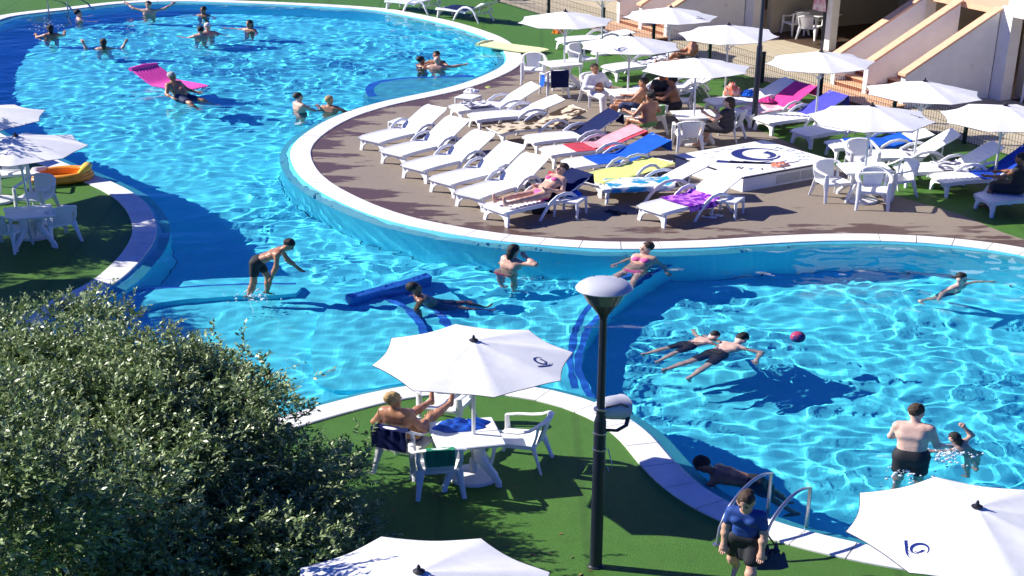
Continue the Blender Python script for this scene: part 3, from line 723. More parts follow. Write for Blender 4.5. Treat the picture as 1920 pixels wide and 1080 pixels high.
chair((1216, 250), 30, 'white chair carrying the woman with dark tied hair and green cloth')
chair((1272, 216), 80, 'white chair carrying the seated person in the parasol shade')
chair((1236, 205), 150, 'white chair carrying the person half hidden under the parasol')
table((1302, 214), 8, 'white table under the parasol beside the woman in the dark dress', size=(.82, .74))
chair((1289, 280), 4, 'white empty chair in front of the table of the woman in the dark dress')
chair((1362, 262), 62, 'white chair carrying the woman in the dark dress')
table((1622, 314), 3, 'white table with ring of chairs beside the white plinth', size=(.86, .74))
chair((1558, 372), -160, 'white chair nearest the white plinth at its table')
chair((1633, 388), 172, 'white chair closest to the camera at the table beside the plinth')
chair((1675, 368), 118, 'white chair on the turf side of the table beside the plinth')
chair((1612, 330), 184, 'white round-backed chair behind the table beside the plinth')
for (a, b, yw, lb) in ((-6.9, 4.4, 20, 'white chair left of the table in the shaded bay'), (-6.2, 4.35, -30, 'white chair nearest the hanging pink cloth in the shaded bay'), (-7.1, 5.3, 160, 'white chair behind the table in the shaded bay')):
    chair(None, yw, lb, at=FB(a, b))
o = thing('table', 'white table in the shaded bay of the building', 'table', (*FB(-6.7, 4.95), 0), 'white plastic tables'); kit(o, 'table(1.0,.8)', lambda: k_table(1.0, .8), FYAW)
chair(None, 150, 'white chair in the dark bay at the right edge of the building', at=FB(2.35, 4.0))
chair(None, 100, 'white chair farther inside the dark bay at the right edge', at=FB(3.4, 4.5))
chair(None, 15, 'white chair at the top left corner of the turf beyond the pool', at=G(70, -6))

side_table((755, 226), -28, 'small white table beside the lounger nearest the pool bend')
side_table((878, 180), -26, 'small white table with crumpled white towel')
st_bag = side_table((1070, 371), -24, 'small white table with blue bag beside the sunbather in pink')
side_table((1366, 371), -26, 'small white table nearest the plinth, sandals beside it')

# ------------------------------------------------------------------ loungers
L = []
for i, (f, h, lb) in enumerate((((693, 262), (832, 196), 'white lounger nearest the pool bend, first of the front row'), ((733, 287), (872, 218), 'white empty lounger, second of the front row from the pool bend'),
        ((773, 314), (927, 243), 'white empty lounger, third of the front row from the pool bend'), ((825, 340), (980, 265), 'white empty lounger, fourth of the front row from the pool bend'), ((877, 366), (1035, 283), 'white empty lounger next to the sunbather in pink'))):
    L.append(lounger(f, h, lb, (34, 36, 34, 37, 35)[i]))
lw = lounger((925, 392), (1095, 322), 'white lounger carrying the sunbather in pink', 32)
ly = lounger((1100, 340), (1240, 300), 'white lounger under the lime towel', 4)
la = lounger((1125, 348), (1290, 304), 'white lounger with white and aqua printed towel', 34)
lp = lounger((1218, 393), (1372, 322), 'white lounger with purple cloth beside the plinth', 34)
l1 = lounger((850, 204), (955, 162), 'white lounger farthest back beside the white crumpled towel', 36)
l2 = lounger((885, 220), (1030, 184), 'white lounger with smooth back in the rear row, behind the tan cloth', 26)
l3 = lounger((925, 244), (1068, 204), 'white lounger with the cream printed cloth', 24)
l4 = lounger((990, 262), (1128, 212), 'white lounger with the navy towel over its back', 38)
l5 = lounger((1022, 285), (1172, 244), 'white lounger with the red and rose towel', 26)
l6 = lounger((1065, 308), (1218, 260), 'white lounger with the bright blue towel', 30)
r1 = lounger((1330, 192), (1440, 152), 'white lounger with coral bag behind the far lamp post', 36)
r2 = lounger((1385, 212), (1500, 160), 'white lounger with the pink towel', 36)
r3 = lounger((1428, 226), (1552, 178), 'white lounger with the violet blue towel', 36)
r4 = lounger((1500, 250), (1620, 225), 'white lounger half under the parasol beside the plinth', 10)
r5 = lounger((1555, 272), (1660, 250), 'white lounger with the blue cloth behind the plinth table', 18)
r6 = lounger((1608, 292), (1738, 248), 'white lounger with tall white back behind the plinth table', 42)
r7 = lounger((1685, 318), (1805, 272), 'white lounger with black and white cloth near the fence', 40)
r8 = lounger((1757, 336), (1892, 282), 'white lounger with the royal blue towel', 44)
r9 = lounger((1842, 372), (2000, 330), 'white lounger at the right edge carrying the woman in black', 30)
t1 = lounger((832, 12), (955, 8), 'white lounger on the far turf with brown cloth', 30)
t2 = lounger((735, -2), (850, -6), 'white lounger cut off by the top edge on the far turf', 25)
u1 = lounger((1140, 128), (1230, 108), 'white lounger on the turf under the parasol of the man in white', 12)
u2 = lounger((1050, 76), (1140, 62), 'white lounger on the far turf beneath the parasol by the lime mattress', 10)
u3 = lounger((1195, 168), (1300, 135), 'white lounger on the turf behind the bare-chested man', 30)

towel(lw, .95, 2.25, .60, 'tw_navy', 'navy blue towel behind the sunbather in pink', seed=3)
towel(ly, .05, 1.9, .66, 'tw_lime', 'pale lime yellow towel on the flat lounger', seed=4, off=.02)
towel(la, .12, 1.25, .86, 'tw_aqua', 'white and aqua printed towel hanging over the lounger edge', seed=6)
towel(lp, .55, 1.25, .95, 'tw_purple', 'crumpled purple cloth with pale print on the lounger beside the plinth', seed=8, lift=.03, name='cloth', cat='cloth')
towel(l3, .0, 1.95, .70, 'tw_cream', 'cream cloth with dark print on the rear row lounger', seed=9)
towel(l4, 1.05, 2.3, .64, 'tw_navy', 'dark navy towel over the lounger back in front of the seated people', seed=10)
towel(l5, .5, 2.2, .66, 'tw_red', 'red towel on the rear row lounger', seed=12)
towel(l5, .9, 1.98, .5, 'tw_rose', 'rose pink towel over the red one', seed=13, lift=.035, off=-.05)
towel(l6, .45, 2.3, .68, 'tw_blue', 'bright blue towel covering the rear row lounger nearest the plinth', seed=14)
towel(r2, 1.1, 2.3, .66, 'tw_pink', 'magenta pink towel over the lounger back left of the parasol pole', seed=15)
towel(r2, .25, 1.1, .7, 'tw_rosew', 'pink and white towel on the lounger seat behind the far lamp post', seed=16)
towel(r3, 1.1, 2.3, .64, 'tw_violet', 'violet blue towel over the lounger back behind the parasol pole', seed=17)
towel(r5, .35, 1.5, .8, 'tw_blue', 'shiny blue cloth on the lounger behind the plinth table', seed=18, lift=.03, name='cloth', cat='cloth')
towel(r7, .7, 1.2, .66, 'tw_check', 'black and white cloth on the lounger near the fence', seed=19, lift=.03, name='cloth', cat='cloth')
towel(r8, .75, 2.35, .64, 'tw_royal', 'royal blue towel over the lounger at the right', seed=20)
towel(t1, .2, 1.5, .66, 'tw_navy', 'dark towel on the far turf lounger', seed=21)
towel(l1, .25, .8, .6, 'tw_check', 'crumpled white and violet cloth on the farthest lounger of the deck', seed=22, lift=.05, name='cloth', cat='cloth')
towel(r6, .9, 1.15, .62, 'tw_check', 'small dark patterned cloth on the tall white lounger', seed=23, lift=.03, name='cloth', cat='cloth')
towel(u1, .8, 1.8, .66, 'tw_check', 'patterned cloth on the turf lounger under the parasol', seed=24)

# ------------------------------------------------------------------ people: one continuous body surface per person
def V3(*a): return np.array(a, float)
def unit(v): v = np.array(v, float); return v / (np.linalg.norm(v) or 1)
def iso_mesh(prims, h, k=.035):
    lo = np.min([np.minimum(p[0] - p[2], p[1] - p[3]) for p in prims], axis=0) - 3 * h
    hi = np.max([np.maximum(p[0] + p[2], p[1] + p[3]) for p in prims], axis=0) + 3 * h
    n = np.ceil((hi - lo) / h).astype(int) + 1
    F = np.full(n, 9.0, np.float32)
    for a, b, ra, rb, ell in prims:
        r = max(ra, rb) + k + 2 * h
        i0 = np.maximum(((np.minimum(a, b) - r - lo) / h).astype(int), 0); i1 = np.minimum(((np.maximum(a, b) + r - lo) / h).astype(int) + 2, n)
        X = [lo[d] + h * np.arange(i0[d], i1[d]) for d in range(3)]
        x, y, z = np.meshgrid(*X, indexing='ij')
        if ell is not None:
            ax, Rm = ell; q = np.stack([x - a[0], y - a[1], z - a[2]], -1) @ Rm
            kk = np.sqrt(((q / ax) ** 2).sum(-1)); d = (kk - 1) * min(ax)
        else:
            ab = b - a; L2 = (ab ** 2).sum() or 1e-9
            t = np.clip(((x - a[0]) * ab[0] + (y - a[1]) * ab[1] + (z - a[2]) * ab[2]) / L2, 0, 1)
            d = np.sqrt((x - a[0] - t * ab[0]) ** 2 + (y - a[1] - t * ab[1]) ** 2 + (z - a[2] - t * ab[2]) ** 2) - (ra + (rb - ra) * t)
        S = F[i0[0]:i1[0], i0[1]:i1[1], i0[2]:i1[2]]
        hh = np.clip(.5 + .5 * (S - d) / k, 0, 1)
        S[...] = S * (1 - hh) + d * hh - k * hh * (1 - hh)
    ins = F < 0
    c = [F[dx:n[0] - 1 + dx, dy:n[1] - 1 + dy, dz:n[2] - 1 + dz] for dx in (0, 1) for dy in (0, 1) for dz in (0, 1)]
    cs = sum((q < 0).astype(np.int8) for q in c); act = (cs > 0) & (cs < 8)
    idx = np.argwhere(act); vid = np.full(act.shape, -1, np.int32); vid[act] = np.arange(len(idx))
    vals = np.stack([q[act] for q in c], 1); offs = np.array([(dx, dy, dz) for dx in (0, 1) for dy in (0, 1) for dz in (0, 1)], float)
    acc = np.zeros((len(idx), 3)); cnt = np.zeros(len(idx))
    for e0 in range(8):
        for bit in (1, 2, 4):
            if e0 & bit: continue
            e1 = e0 | bit; v0, v1 = vals[:, e0], vals[:, e1]; m = (v0 < 0) != (v1 < 0)
            t = np.where(m, v0 / np.where(m, v0 - v1, 1), 0)
            p = offs[e0] + t[:, None] * (offs[e1] - offs[e0]); acc[m] += p[m]; cnt[m] += 1
    vs = lo + h * (idx + acc / cnt[:, None])
    fs = []
    for ax in range(3):
        u, w = (ax + 1) % 3, (ax + 2) % 3
        sl0 = [slice(1, -1)] * 3; sl1 = [slice(1, -1)] * 3; sl0[ax] = slice(0, -1); sl1[ax] = slice(1, None)
        A, B = ins[tuple(sl0)], ins[tuple(sl1)]; df = np.argwhere(A != B)
        if not len(df): continue
        g = df.copy(); g[:, u] += 1; g[:, w] += 1
        def cell(du, dw):
            q = g.copy(); q[:, u] += du; q[:, w] += dw; return vid[q[:, 0], q[:, 1], q[:, 2]]
        Q = np.stack([cell(-1, -1), cell(0, -1), cell(0, 0), cell(-1, 0)], 1); flip = ~A[df[:, 0], df[:, 1], df[:, 2]]
        Q[flip] = Q[flip][:, ::-1]; fs.append(Q)
    return vs, np.vstack(fs)
def cap_(a, b, ra, rb=None): return (np.array(a, float), np.array(b, float), ra, ra if rb is None else rb, None)
def ell_(c, ax, Rm=None): c = np.array(c, float); r = max(ax); return (c, c, r, r, (np.array(ax, float), np.eye(3) if Rm is None else Rm))
def skin_mat(name, col):
    m, nt, b = newmat(name); v = texco(nt)
    nt.links.new(ramp(nt, noise_n(nt, v, 9, 4), [(.3, (col[0] * .82, col[1] * .74, col[2] * .70)), (.7, tuple(min(1, c * 1.1) for c in col))]), b.inputs['Base Color'])
    b.inputs['Roughness'].default_value = .4; b.inputs['Specular IOR Level'].default_value = .45; bump(nt, b, noise_n(nt, v, 26, 3), .35, .012); return m
M['skin_fair'] = skin_mat('fair_skin', (.60, .37, .27)); M['skin_tan'] = skin_mat('tanned_skin', (.42, .21, .12)); M['skin_brown'] = skin_mat('brown_skin', (.24, .11, .06)); M['skin_pale'] = skin_mat('pale_skin', (.66, .46, .37))
for nm, c in dict(hair_black=(.012, .010, .010), hair_brown=(.05, .028, .016), hair_blonde=(.42, .27, .12), hair_grey=(.42, .4, .38), cl_black=(.012, .013, .018), cl_pink=(.72, .1, .3), cl_coral=(.7, .12, .12), cl_white=(.78, .78, .8),
                  cl_blue=(.014, .06, .27), cl_green=(.14, .34, .1), cl_navy=(.012, .025, .09), cl_dress=(.03, .025, .03), cl_cap=(.75, .74, .72)).items():
    M[nm] = plain(nm.replace('cl_', 'garment_'), c, .75, .22, 16, bmp=.3, bscale=50)
UP = V3(0, 0, 1)
def mkR(fwd, up):
    u = unit(up); f = np.array(fwd, float); f = unit(f - u * f.dot(u)); r = np.cross(f, u); return np.stack([r, f, u], 1)
def person(label, px, z, yaw, skin='skin_tan', hair='hair_black', tor=(0, 0, 1), face=(0, 1, 0), look=None, hd=None, la=None, ra=None, ll=None, rl=None, wear=(), h=1.7, fat=1.0, woman=False, hairlen=0.0, bun=False, anchor='head', vox=.02, loc=None, bald=False, hat=None, glasses=False, extra=None):
    """arms/legs: pairs of directions (upper, lower) in the person's own frame, x right, y forward, z up"""
    s = h / 1.72; T = unit(tor); F_ = np.array(face, float); F_ = unit(F_ - T * F_.dot(T)); X = np.cross(F_, T)
    la = la or ((-.25, .05, -1), (-.1, .25, -1)); ra = ra or ((.25, .05, -1), (.1, .25, -1)); ll = ll or ((-.05, .05, -1), (-.02, -.05, -1)); rl = rl or ((.05, .05, -1), (.02, -.05, -1))
    H = unit(hd) if hd is not None else unit(T * .55 + UP * .45); LK = np.array(look if look is not None else F_, float)
    sw = (.155 if woman else .175) * s; hw = (.10 if woman else .09) * s
    P0 = V3(0, 0, 0); neck = T * .50 * s; body = []; J = {}
    hip = {-1: -X * hw, 1: X * hw}; sh = {-1: neck - T * .05 * s - X * sw, 1: neck - T * .05 * s + X * sw}
    f = fat * s
    body += [cap_(hip[-1] * .75, hip[1] * .75, .108 * f + (.01 if woman else 0)), cap_(T * .13 * s - X * .045 * s, T * .13 * s + X * .045 * s, .108 * f), cap_(T * .22 * s - X * .05 * s, T * .22 * s + X * .05 * s, .104 * f),
             cap_(T * .34 * s - X * .075 * s, T * .34 * s + X * .075 * s, .108 * f), cap_(T * .43 * s - X * .09 * s, T * .43 * s + X * .09 * s, .085 * f), cap_(sh[-1] * .9 + neck * .1, sh[1] * .9 + neck * .1, .058 * f)]
    if fat > 1.1: body.append(cap_(T * .12 * s + F_ * .05, T * .2 * s + F_ * .05, .115 * f))
    hc = neck + H * .165 * s; body.append(cap_(neck - T * .03, hc - H * .05 * s, .056 * s, .052 * s))
    Rh = mkR(LK, H); fx = lambda x, y, zz: hc + Rh @ (V3(x, y, zz) * s)
    body += [ell_(fx(0, -.008, .03), (.074 * s, .092 * s, .098 * s), Rh), cap_(fx(0, .03, -.055), fx(0, .05, -.07), .052 * s, .038 * s), cap_(fx(0, .088, .0), fx(0, .098, -.018), .011 * s, .016 * s), ell_(fx(-.077, -.01, -.005), (.014, .026, .034), Rh), ell_(fx(.077, -.01, -.005), (.014, .026, .034), Rh)]
    fing = MB(); wr = {}; el = {}; kn = {}; an = {}
    for sd, (ua, fa) in ((-1, la), (1, ra)):
        ua, fa = unit(ua), unit(fa); e = sh[sd] + ua * .28 * s; w = e + fa * .245 * s; el[sd] = e; wr[sd] = w
        body += [cap_(sh[sd], e, .052 * f, .041 * s), cap_(e, e + fa * .09 * s, .042 * s, .043 * s), cap_(e + fa * .09 * s, w, .042 * s, .028 * s)]
        side = np.cross(fa, F_ if abs(fa.dot(F_)) < .8 else T); side = unit(side); nrm = np.cross(side, fa)
        body.append(cap_(w + fa * .02, w + fa * .075 * s, .028 * s, .03 * s)); body.append(cap_(w + fa * .06 * s - side * .02, w + fa * .06 * s + side * .02, .02 * s))
        for q, (o_, ln) in enumerate(((-.03, .062), (-.01, .078), (.01, .074), (.03, .058))):
            b0 = w + fa * .075 * s + side * o_ * s; b1 = b0 + unit(fa + nrm * .25) * ln * .55 * s; b2 = b1 + unit(fa + nrm * .8) * ln * .5 * s
            fing.tube([tuple(b0), tuple(b1), tuple(b2)], [.0105, .0095, .008], 5)
        t0 = w + fa * .035 * s - side * .03 * s; t1 = t0 + unit(fa * .7 - side * .7) * .035 * s; t2 = t1 + unit(fa) * .03 * s; fing.tube([tuple(t0), tuple(t1), tuple(t2)], [.0125, .011, .009], 5)
    for sd, (th, sn) in ((-1, ll), (1, rl)):
        th, sn = unit(th), unit(sn); k = hip[sd] + th * .43 * s; a = k + sn * .41 * s; kn[sd] = k; an[sd] = a
        fd = unit(F_ - sn * F_.dot(sn) * .9 + V3(0, 0, -.1)) if abs(sn.dot(F_)) < .95 else unit(UP)
        body += [cap_(hip[sd], k, .086 * f, .054 * s), cap_(k, k + sn * .13 * s, .054 * s, .056 * s), cap_(k + sn * .13 * s, a, .056 * s, .034 * s), cap_(a + sn * .035 * s - fd * .03 * s, a + sn * .05 * s + fd * .13 * s, .038 * s, .026 * s)]
        J['foot%d' % sd] = a + sn * .08 * s
    if woman: body += [ell_(T * .36 * s + F_ * .085 * f + X * q * .075 * s, (.06 * f, .055 * f, .058 * f)) for q in (-1, 1)]
    groups = {}
    def add(nm, mat, pr): groups.setdefault((nm, mat), []).extend(pr)
    if hat:
        add('hat', hat, [ell_(fx(0, -.012, .055), (.09 * s, .108 * s, .09 * s), Rh)])
    if not bald:
        hp = [ell_(fx(0, -.028, .048), (.086 * s, .098 * s, .096 * s), Rh)]
        if hairlen > 0: hp += [cap_(fx(0, -.07, .0), fx(0, -.085, -.06) - T * .0, .062 * s, .055 * s), cap_(fx(0, -.085, -.06), fx(0, -.10, -.06) - UP * hairlen * .6 - T * hairlen * .4, .058 * s, .035 * s)]
        if bun: hp += [ell_(fx(0, -.10, .09), (.045, .045, .042))]
        add('hair', hair, hp)
    if glasses: add('sunglasses', 'cl_black', [cap_(fx(-.06, .082, .012), fx(.06, .082, .012), .018)])
    for w in wear:
        nm, mat = w[0], w[1]; i = .012
        if nm == 'shorts':
            add('shorts', mat, [cap_(hip[-1] * .75 + T * .02, hip[1] * .75 + T * .02, .114 * f + i), cap_(T * .08 * s - X * .045 * s, T * .08 * s + X * .045 * s, .108 * f + i)] + [cap_(hip[q], hip[q] + (kn[q] - hip[q]) * .55, .09 * f + i, .078 * f + i) for q in (-1, 1)])
        if nm == 'bikini':
            add('bikini_top', mat, [ell_(T * .36 * s + F_ * .09 * f + X * q * .075 * s, (.062 * f + .006, .055 * f + .006, .05 * f + .004)) for q in (-1, 1)])
            add('bikini_bottom', mat, [cap_(hip[-1] * .7 - T * .02, hip[1] * .7 - T * .02, .112 * f + i)])
        if nm in ('shirt', 'dress'):
            p = [cap_(T * .0 - X * .05 * s, X * .05 * s, .118 * f + i), cap_(T * .13 * s - X * .045 * s, T * .13 * s + X * .045 * s, .11 * f + 1.4 * i), cap_(T * .22 * s - X * .05 * s, T * .22 * s + X * .05 * s, .106 * f + 1.4 * i), cap_(T * .34 * s - X * .075 * s, T * .34 * s + X * .075 * s, .11 * f + i), cap_(T * .42 * s - X * .09 * s, T * .42 * s + X * .09 * s, .088 * f + i), cap_(sh[-1] * .9 + neck * .1, sh[1] * .9 + neck * .1, .06 * f + i)]
            if woman: p += [ell_(T * .36 * s + F_ * .085 * f + X * q * .075 * s, (.06 * f + i, .055 * f + i, .058 * f + i)) for q in (-1, 1)]
            ln = .62 if nm == 'shirt' else .15
            p += [cap_(sh[q], sh[q] + (el[q] - sh[q]) * ln, .058 * f + i, .05 * f + 1.6 * i) for q in (-1, 1)]
            if nm == 'dress': p += [cap_(hip[q], hip[q] + (kn[q] - hip[q]) * .85, .10 * f + i, .085 * f + 2 * i) for q in (-1, 1)] + [cap_((hip[-1] + hip[1]) / 2, (kn[-1] + kn[1]) / 2, .12 * f, .10 * f)]
            add(nm, mat, p)
        if nm == 'sleeves': add('shirt', mat, [cap_(el[q], el[q] + (wr[q] - el[q]) * .7, .05 * f + i, .042 * f + i) for q in (-1, 1)] + [cap_(sh[q], el[q], .058 * f + i, .05 * f + i) for q in (-1, 1)])
        if nm == 'trousers': add('trousers', mat, [cap_(hip[-1] * .75, hip[1] * .75, .114 * f + i)] + [cap_(hip[q], kn[q], .09 * f + i, .062 * f + i) for q in (-1, 1)] + [cap_(kn[q], kn[q] + (an[q] - kn[q]) * .95, .062 * f + i, .05 * f + i) for q in (-1, 1)])
        if nm == 'skirt': add('skirt', mat, [cap_(hip[-1] * .75 + T * .05, hip[1] * .75 + T * .05, .125 * f + 2 * i)] + [cap_(hip[q], hip[q] + (kn[q] - hip[q]) * .6, .112 * f + i, .11 * f + i) for q in (-1, 1)] + [cap_((hip[-1] + hip[1]) / 2, (hip[-1] + hip[1]) / 2 + ((kn[-1] + kn[1]) / 2 - (hip[-1] + hip[1]) / 2) * .6, .115 * f, .105 * f)])
    vs, fs = iso_mesh(body, vox)
    bv = [tuple(map(float, p)) for p in vs]; bf = [tuple(int(i) for i in q) for q in fs]
    o_ = len(bv); bv += fing.v; bf += [tuple(i + o_ for i in q) for q in fing.f]
    yw = math.radians(yaw); c, sn = math.cos(yw), math.sin(yw); rot = lambda p: V3(p[0] * c - p[1] * sn, p[0] * sn + p[1] * c, p[2])
    A = {'head': hc, 'pelvis': P0, 'lfoot': J['foot-1'], 'rfoot': J['foot1']}[anchor]; A = rot(A)
    if loc is None: g = G(*px, z); loc = (g[0] - KX * A[0], g[1] - A[1], z - A[2])
    else: loc = (loc[0] - KX * A[0], loc[1] - A[1], loc[2] - A[2])
    root = link('person', mesh_of('body', bv, bf, M[skin], yw, angle=0)); root.location = loc; root.scale = (KX, 1, 1)
    tag(root, label, 'person')
    hw_ = (loc[0] + KX * rot(hc)[0], loc[1] + rot(hc)[1], loc[2] + hc[2]); pz_ = loc[2]
    if pz_ < .12 and hw_[2] < 1.1: SWIM.append(((hw_[0] * .6 + loc[0] * .4), (hw_[1] * .6 + loc[1] * .4), .0035 if hw_[2] < .6 else .006))
    for (nm, mat), pr in groups.items():
        v2, f2 = iso_mesh(pr, vox, .03)
        me = mesh_of(nm, [tuple(map(float, p)) for p in v2], [tuple(int(i) for i in q) for q in f2], M[mat], yw, angle=0)
        if nm == 'hair':
            for v in me.vertices: v.co += v.normal * (.009 * noise.noise(v.co * 30) + .007 * noise.noise(v.co * 75) + .003)
        link(nm, me, root)
    for q in (-1, 1):
        em = MB(); em.ball(tuple(fx(q * .032, .083, .012)), .0125, 6, 5); link('eye', mesh_of('eye', em.v, em.f, M['hair_black'], yw), root)
    root['wr'] = [float(loc[0] + KX * rot(wr[1])[0]), float(loc[1] + rot(wr[1])[1]), float(loc[2] + rot(wr[1])[2])]
    root['wl'] = [float(loc[0] + KX * rot(wr[-1])[0]), float(loc[1] + rot(wr[-1])[1]), float(loc[2] + rot(wr[-1])[2])]
    return root
STAND = dict(ll=((-.08, .05, -1), (-.02, -.05, -1)), rl=((.08, .05, -1), (.02, -.05, -1)))
FLOAT_ARMS = dict(la=((-.8, .35, -.35), (-.4, .9, .05)), ra=((.8, .35, -.35), (.4, .9, .05)))
# ---- swimmers in the far part of the pool
person('dark-haired swimmer low in the water by the far pool wall, near the turf chairs', (147, 25), .16, -70, 'skin_fair', **FLOAT_ARMS)
person('swimmer splashing by the far pool wall, facing away', (94, 54), .26, 20, 'skin_tan', hairlen=.1, la=((-.6, .6, -.3), (0, 1, .1)), ra=((.6, .6, -.3), (.2, 1, .2)), woman=True, wear=(('bikini', 'cl_black'),))
person('long-haired swimmer seen from behind with both hands lifted', (194, 80), .17, 6, 'skin_fair', 'hair_brown', hairlen=.16, la=((-1, .1, -.15), (-.35, .2, 1)), ra=((1, .1, -.15), (.45, .2, 1)), woman=True)
person('person leaning back on the far coping with arms spread wide', (278, 9), .34, 178, 'skin_fair', la=((-1, -.2, .25), (-.75, -.5, .55)), ra=((1, -.2, .25), (.75, -.5, .55)), glasses=True)
person('swimmer with sunglasses in the shade of the far wall', (381, 19), .16, 160, 'skin_brown', glasses=True, **FLOAT_ARMS)
person('broad-backed swimmer in front of the one with the white cap', (376, 56), .22, 18, 'skin_fair', 'hair_black', fat=1.15, **FLOAT_ARMS)
person('swimmer wearing a white cap, face to face with a broad-backed man', (389, 50), .24, 190, 'skin_fair', hat='cl_cap', **FLOAT_ARMS)
person('swimmer stretching one arm out sideways in the far pool', (467, 45), .18, 150, 'skin_tan', hairlen=.06, ra=((1, .2, -.08), (1, .2, .05)), la=((-.5, .3, -.8), (-.3, .6, -.4)))
person('swimmer reaching towards a companion at the pool bend', (560, 182), .34, -55, 'skin_fair', 'hair_brown', la=((-.3, .75, -.55), (.2, 1, -.2)), ra=((.3, .75, -.6), (.3, 1, -.1)), wear=(('shorts', 'cl_navy'),))
person('light-haired bather beside the coping at the pool bend', (618, 188), .28, -20, 'skin_tan', 'hair_blonde', la=((-.5, .6, -.5), (-.5, .7, .1)), ra=((.6, .5, -.5), (.9, .4, .0)))
person('dark-haired bather beside an embracing couple at the corner step', (790, 113), .17, -60, 'skin_brown', **FLOAT_ARMS)
person('bather with sunglasses hugged by a bald man at the corner step', (818, 104), .24, 168, 'skin_tan', glasses=True, la=((-.6, .6, -.3), (.3, .9, .1)), ra=((.6, .6, -.3), (-.3, .9, .1)))
person('bald man from behind hugging a bather at the corner step', (820, 113), .22, -8, 'skin_fair', 'hair_grey', bald=True, fat=1.12, la=((-.7, .6, -.2), (.3, 1, .1)), ra=((.9, .4, .05), (.6, .8, .0)))
# ---- middle of the pool
person('boy in black shorts bending forward on the submerged step', (541, 460), .92, -92, 'skin_tan', tor=(0, .86, .52), hd=(0, .72, .7), look=(0, .85, -.5), la=((-.05, .35, -.95), (-.1, .62, -.78)), ra=((.1, -.1, -.95), (.0, -.35, -.9)), ll=((-.04, .38, -.92), (0, -.12, -1)), rl=((.06, -.10, -1), (0, -.3, -1)), wear=(('shorts', 'cl_black'),), h=1.55, fat=.85, vox=.016)
person('woman from behind with raised elbow, holding her hair by the deck wall', (964, 470), .30, -40, 'skin_fair', hairlen=.08, woman=True, tor=(.12, .2, 1), la=((-.5, .3, -.8), (.2, .6, .6)), ra=((1, .15, .12), (-.75, .1, .35)), wear=(('bikini', 'cl_coral'),), vox=.016)
person('woman in pink bikini leaning back against the deck side coping', (1212, 466), .19, 150, 'skin_fair', 'hair_brown', woman=True, fat=1.15, tor=(0, -.72, .7), hd=(0, -.1, 1), look=(.7, .7, 0), la=((-.55, -.1, -.8), (-.4, .3, -.7)), ra=((.55, -.1, -.8), (.4, .4, -.7)), ll=((-.15, .9, -.4), (-.1, .8, -.6)), rl=((.15, .9, -.35), (.05, .85, -.5)), wear=(('bikini', 'cl_pink'),), vox=.016)
person('dark-haired bather reclining in the shallows beside the blue bench wall', (778, 541), .16, -78, 'skin_brown', tor=(0, -.55, .83), hd=(0, -.2, 1), la=((-.5, -.2, -.8), (-.1, .6, -.5)), ra=((.45, -.35, -.8), (.3, .2, -.9)), ll=((-.1, .9, -.3), (-.1, .8, -.5)), rl=((.12, .9, -.25), (.1, .8, -.5)), wear=(('shorts', 'cl_navy'), ), vox=.016)
# ---- right hand pool
person('smaller of two boys floating face down in black trunks', (1338, 631), -.01, -58, 'skin_pale', tor=(0, .96, .16), hd=(0, .9, .45), look=(0, .8, -.4), la=((-.9, .35, -.25), (-.8, .5, -.3)), ra=((.7, .4, -.5), (.3, .8, -.3)), ll=((-.12, -1, -.2), (-.1, -1, -.25)), rl=((.15, -1, -.25), (.1, -.9, -.5)), wear=(('shorts', 'cl_black'),), h=1.25, vox=.014)
person('bigger of two boys floating face down with one arm bent', (1390, 637), .0, -42, 'skin_pale', tor=(0, .96, .14), hd=(0, .9, .45), look=(0, .8, -.4), la=((-.85, .3, -.3), (-.8, .4, -.4)), ra=((1, .2, -.12), (.25, -.75, -.45)), ll=((-.15, -1, -.22), (-.25, -1, -.2)), rl=((.12, -1, -.22), (.05, -1, -.35)), wear=(('shorts', 'cl_black'),), h=1.6, vox=.014)
person('swimmer in dark blue trunks paddling alone at the right of the pool', (1803, 523), .13, -140, 'skin_pale', tor=(0, .3, .95), hd=(0, .2, 1), la=((-1, .1, -.12), (-.9, .5, -.15)), ra=((1, .1, -.12), (.9, .4, -.2)), ll=((-.2, -.4, -.9), (-.1, -.5, -.8)), rl=((.2, -.4, -.9), (.1, -.5, -.8)), wear=(('shorts', 'cl_navy'),), h=1.5, vox=.016)
person('man in black shorts standing with his back to the camera in the pool', (1719, 774), .86, -24, 'skin_pale', 'hair_brown', tor=(-.05, .12, 1), hd=(.0, .35, 1), look=(.3, .8, -.5), la=((-.25, .4, -.85), (.1, .9, -.3)), ra=((.35, .1, -.93), (.3, .85, -.4)), wear=(('shorts', 'cl_black'),), fat=1.12, h=1.74, vox=.014)
person('child swimming beside the man in black shorts, hand to dark wet hair', (1789, 821), .10, 40, 'skin_fair', hairlen=.06, tor=(-.3, .5, .8), la=((-.6, .5, -.3), (-.5, .7, -.2)), ra=((1, .2, .1), (-.5, .3, .75)), h=1.2, vox=.014)
person('bather in shadow hauling out over the coping beside the ladder', (1318, 872), .14, 78, 'skin_brown', tor=(0, .93, .35), hd=(0, .75, .65), la=((-.35, .55, -.75), (-.1, .95, -.1)), ra=((.5, .3, -.8), (.2, .9, -.2)), ll=((-.1, -.55, -.83), (-.05, -.5, -.85)), rl=((.12, -.5, -.85), (.08, -.4, -.9)), wear=(('shorts', 'cl_black'),), fat=1.08, vox=.014)
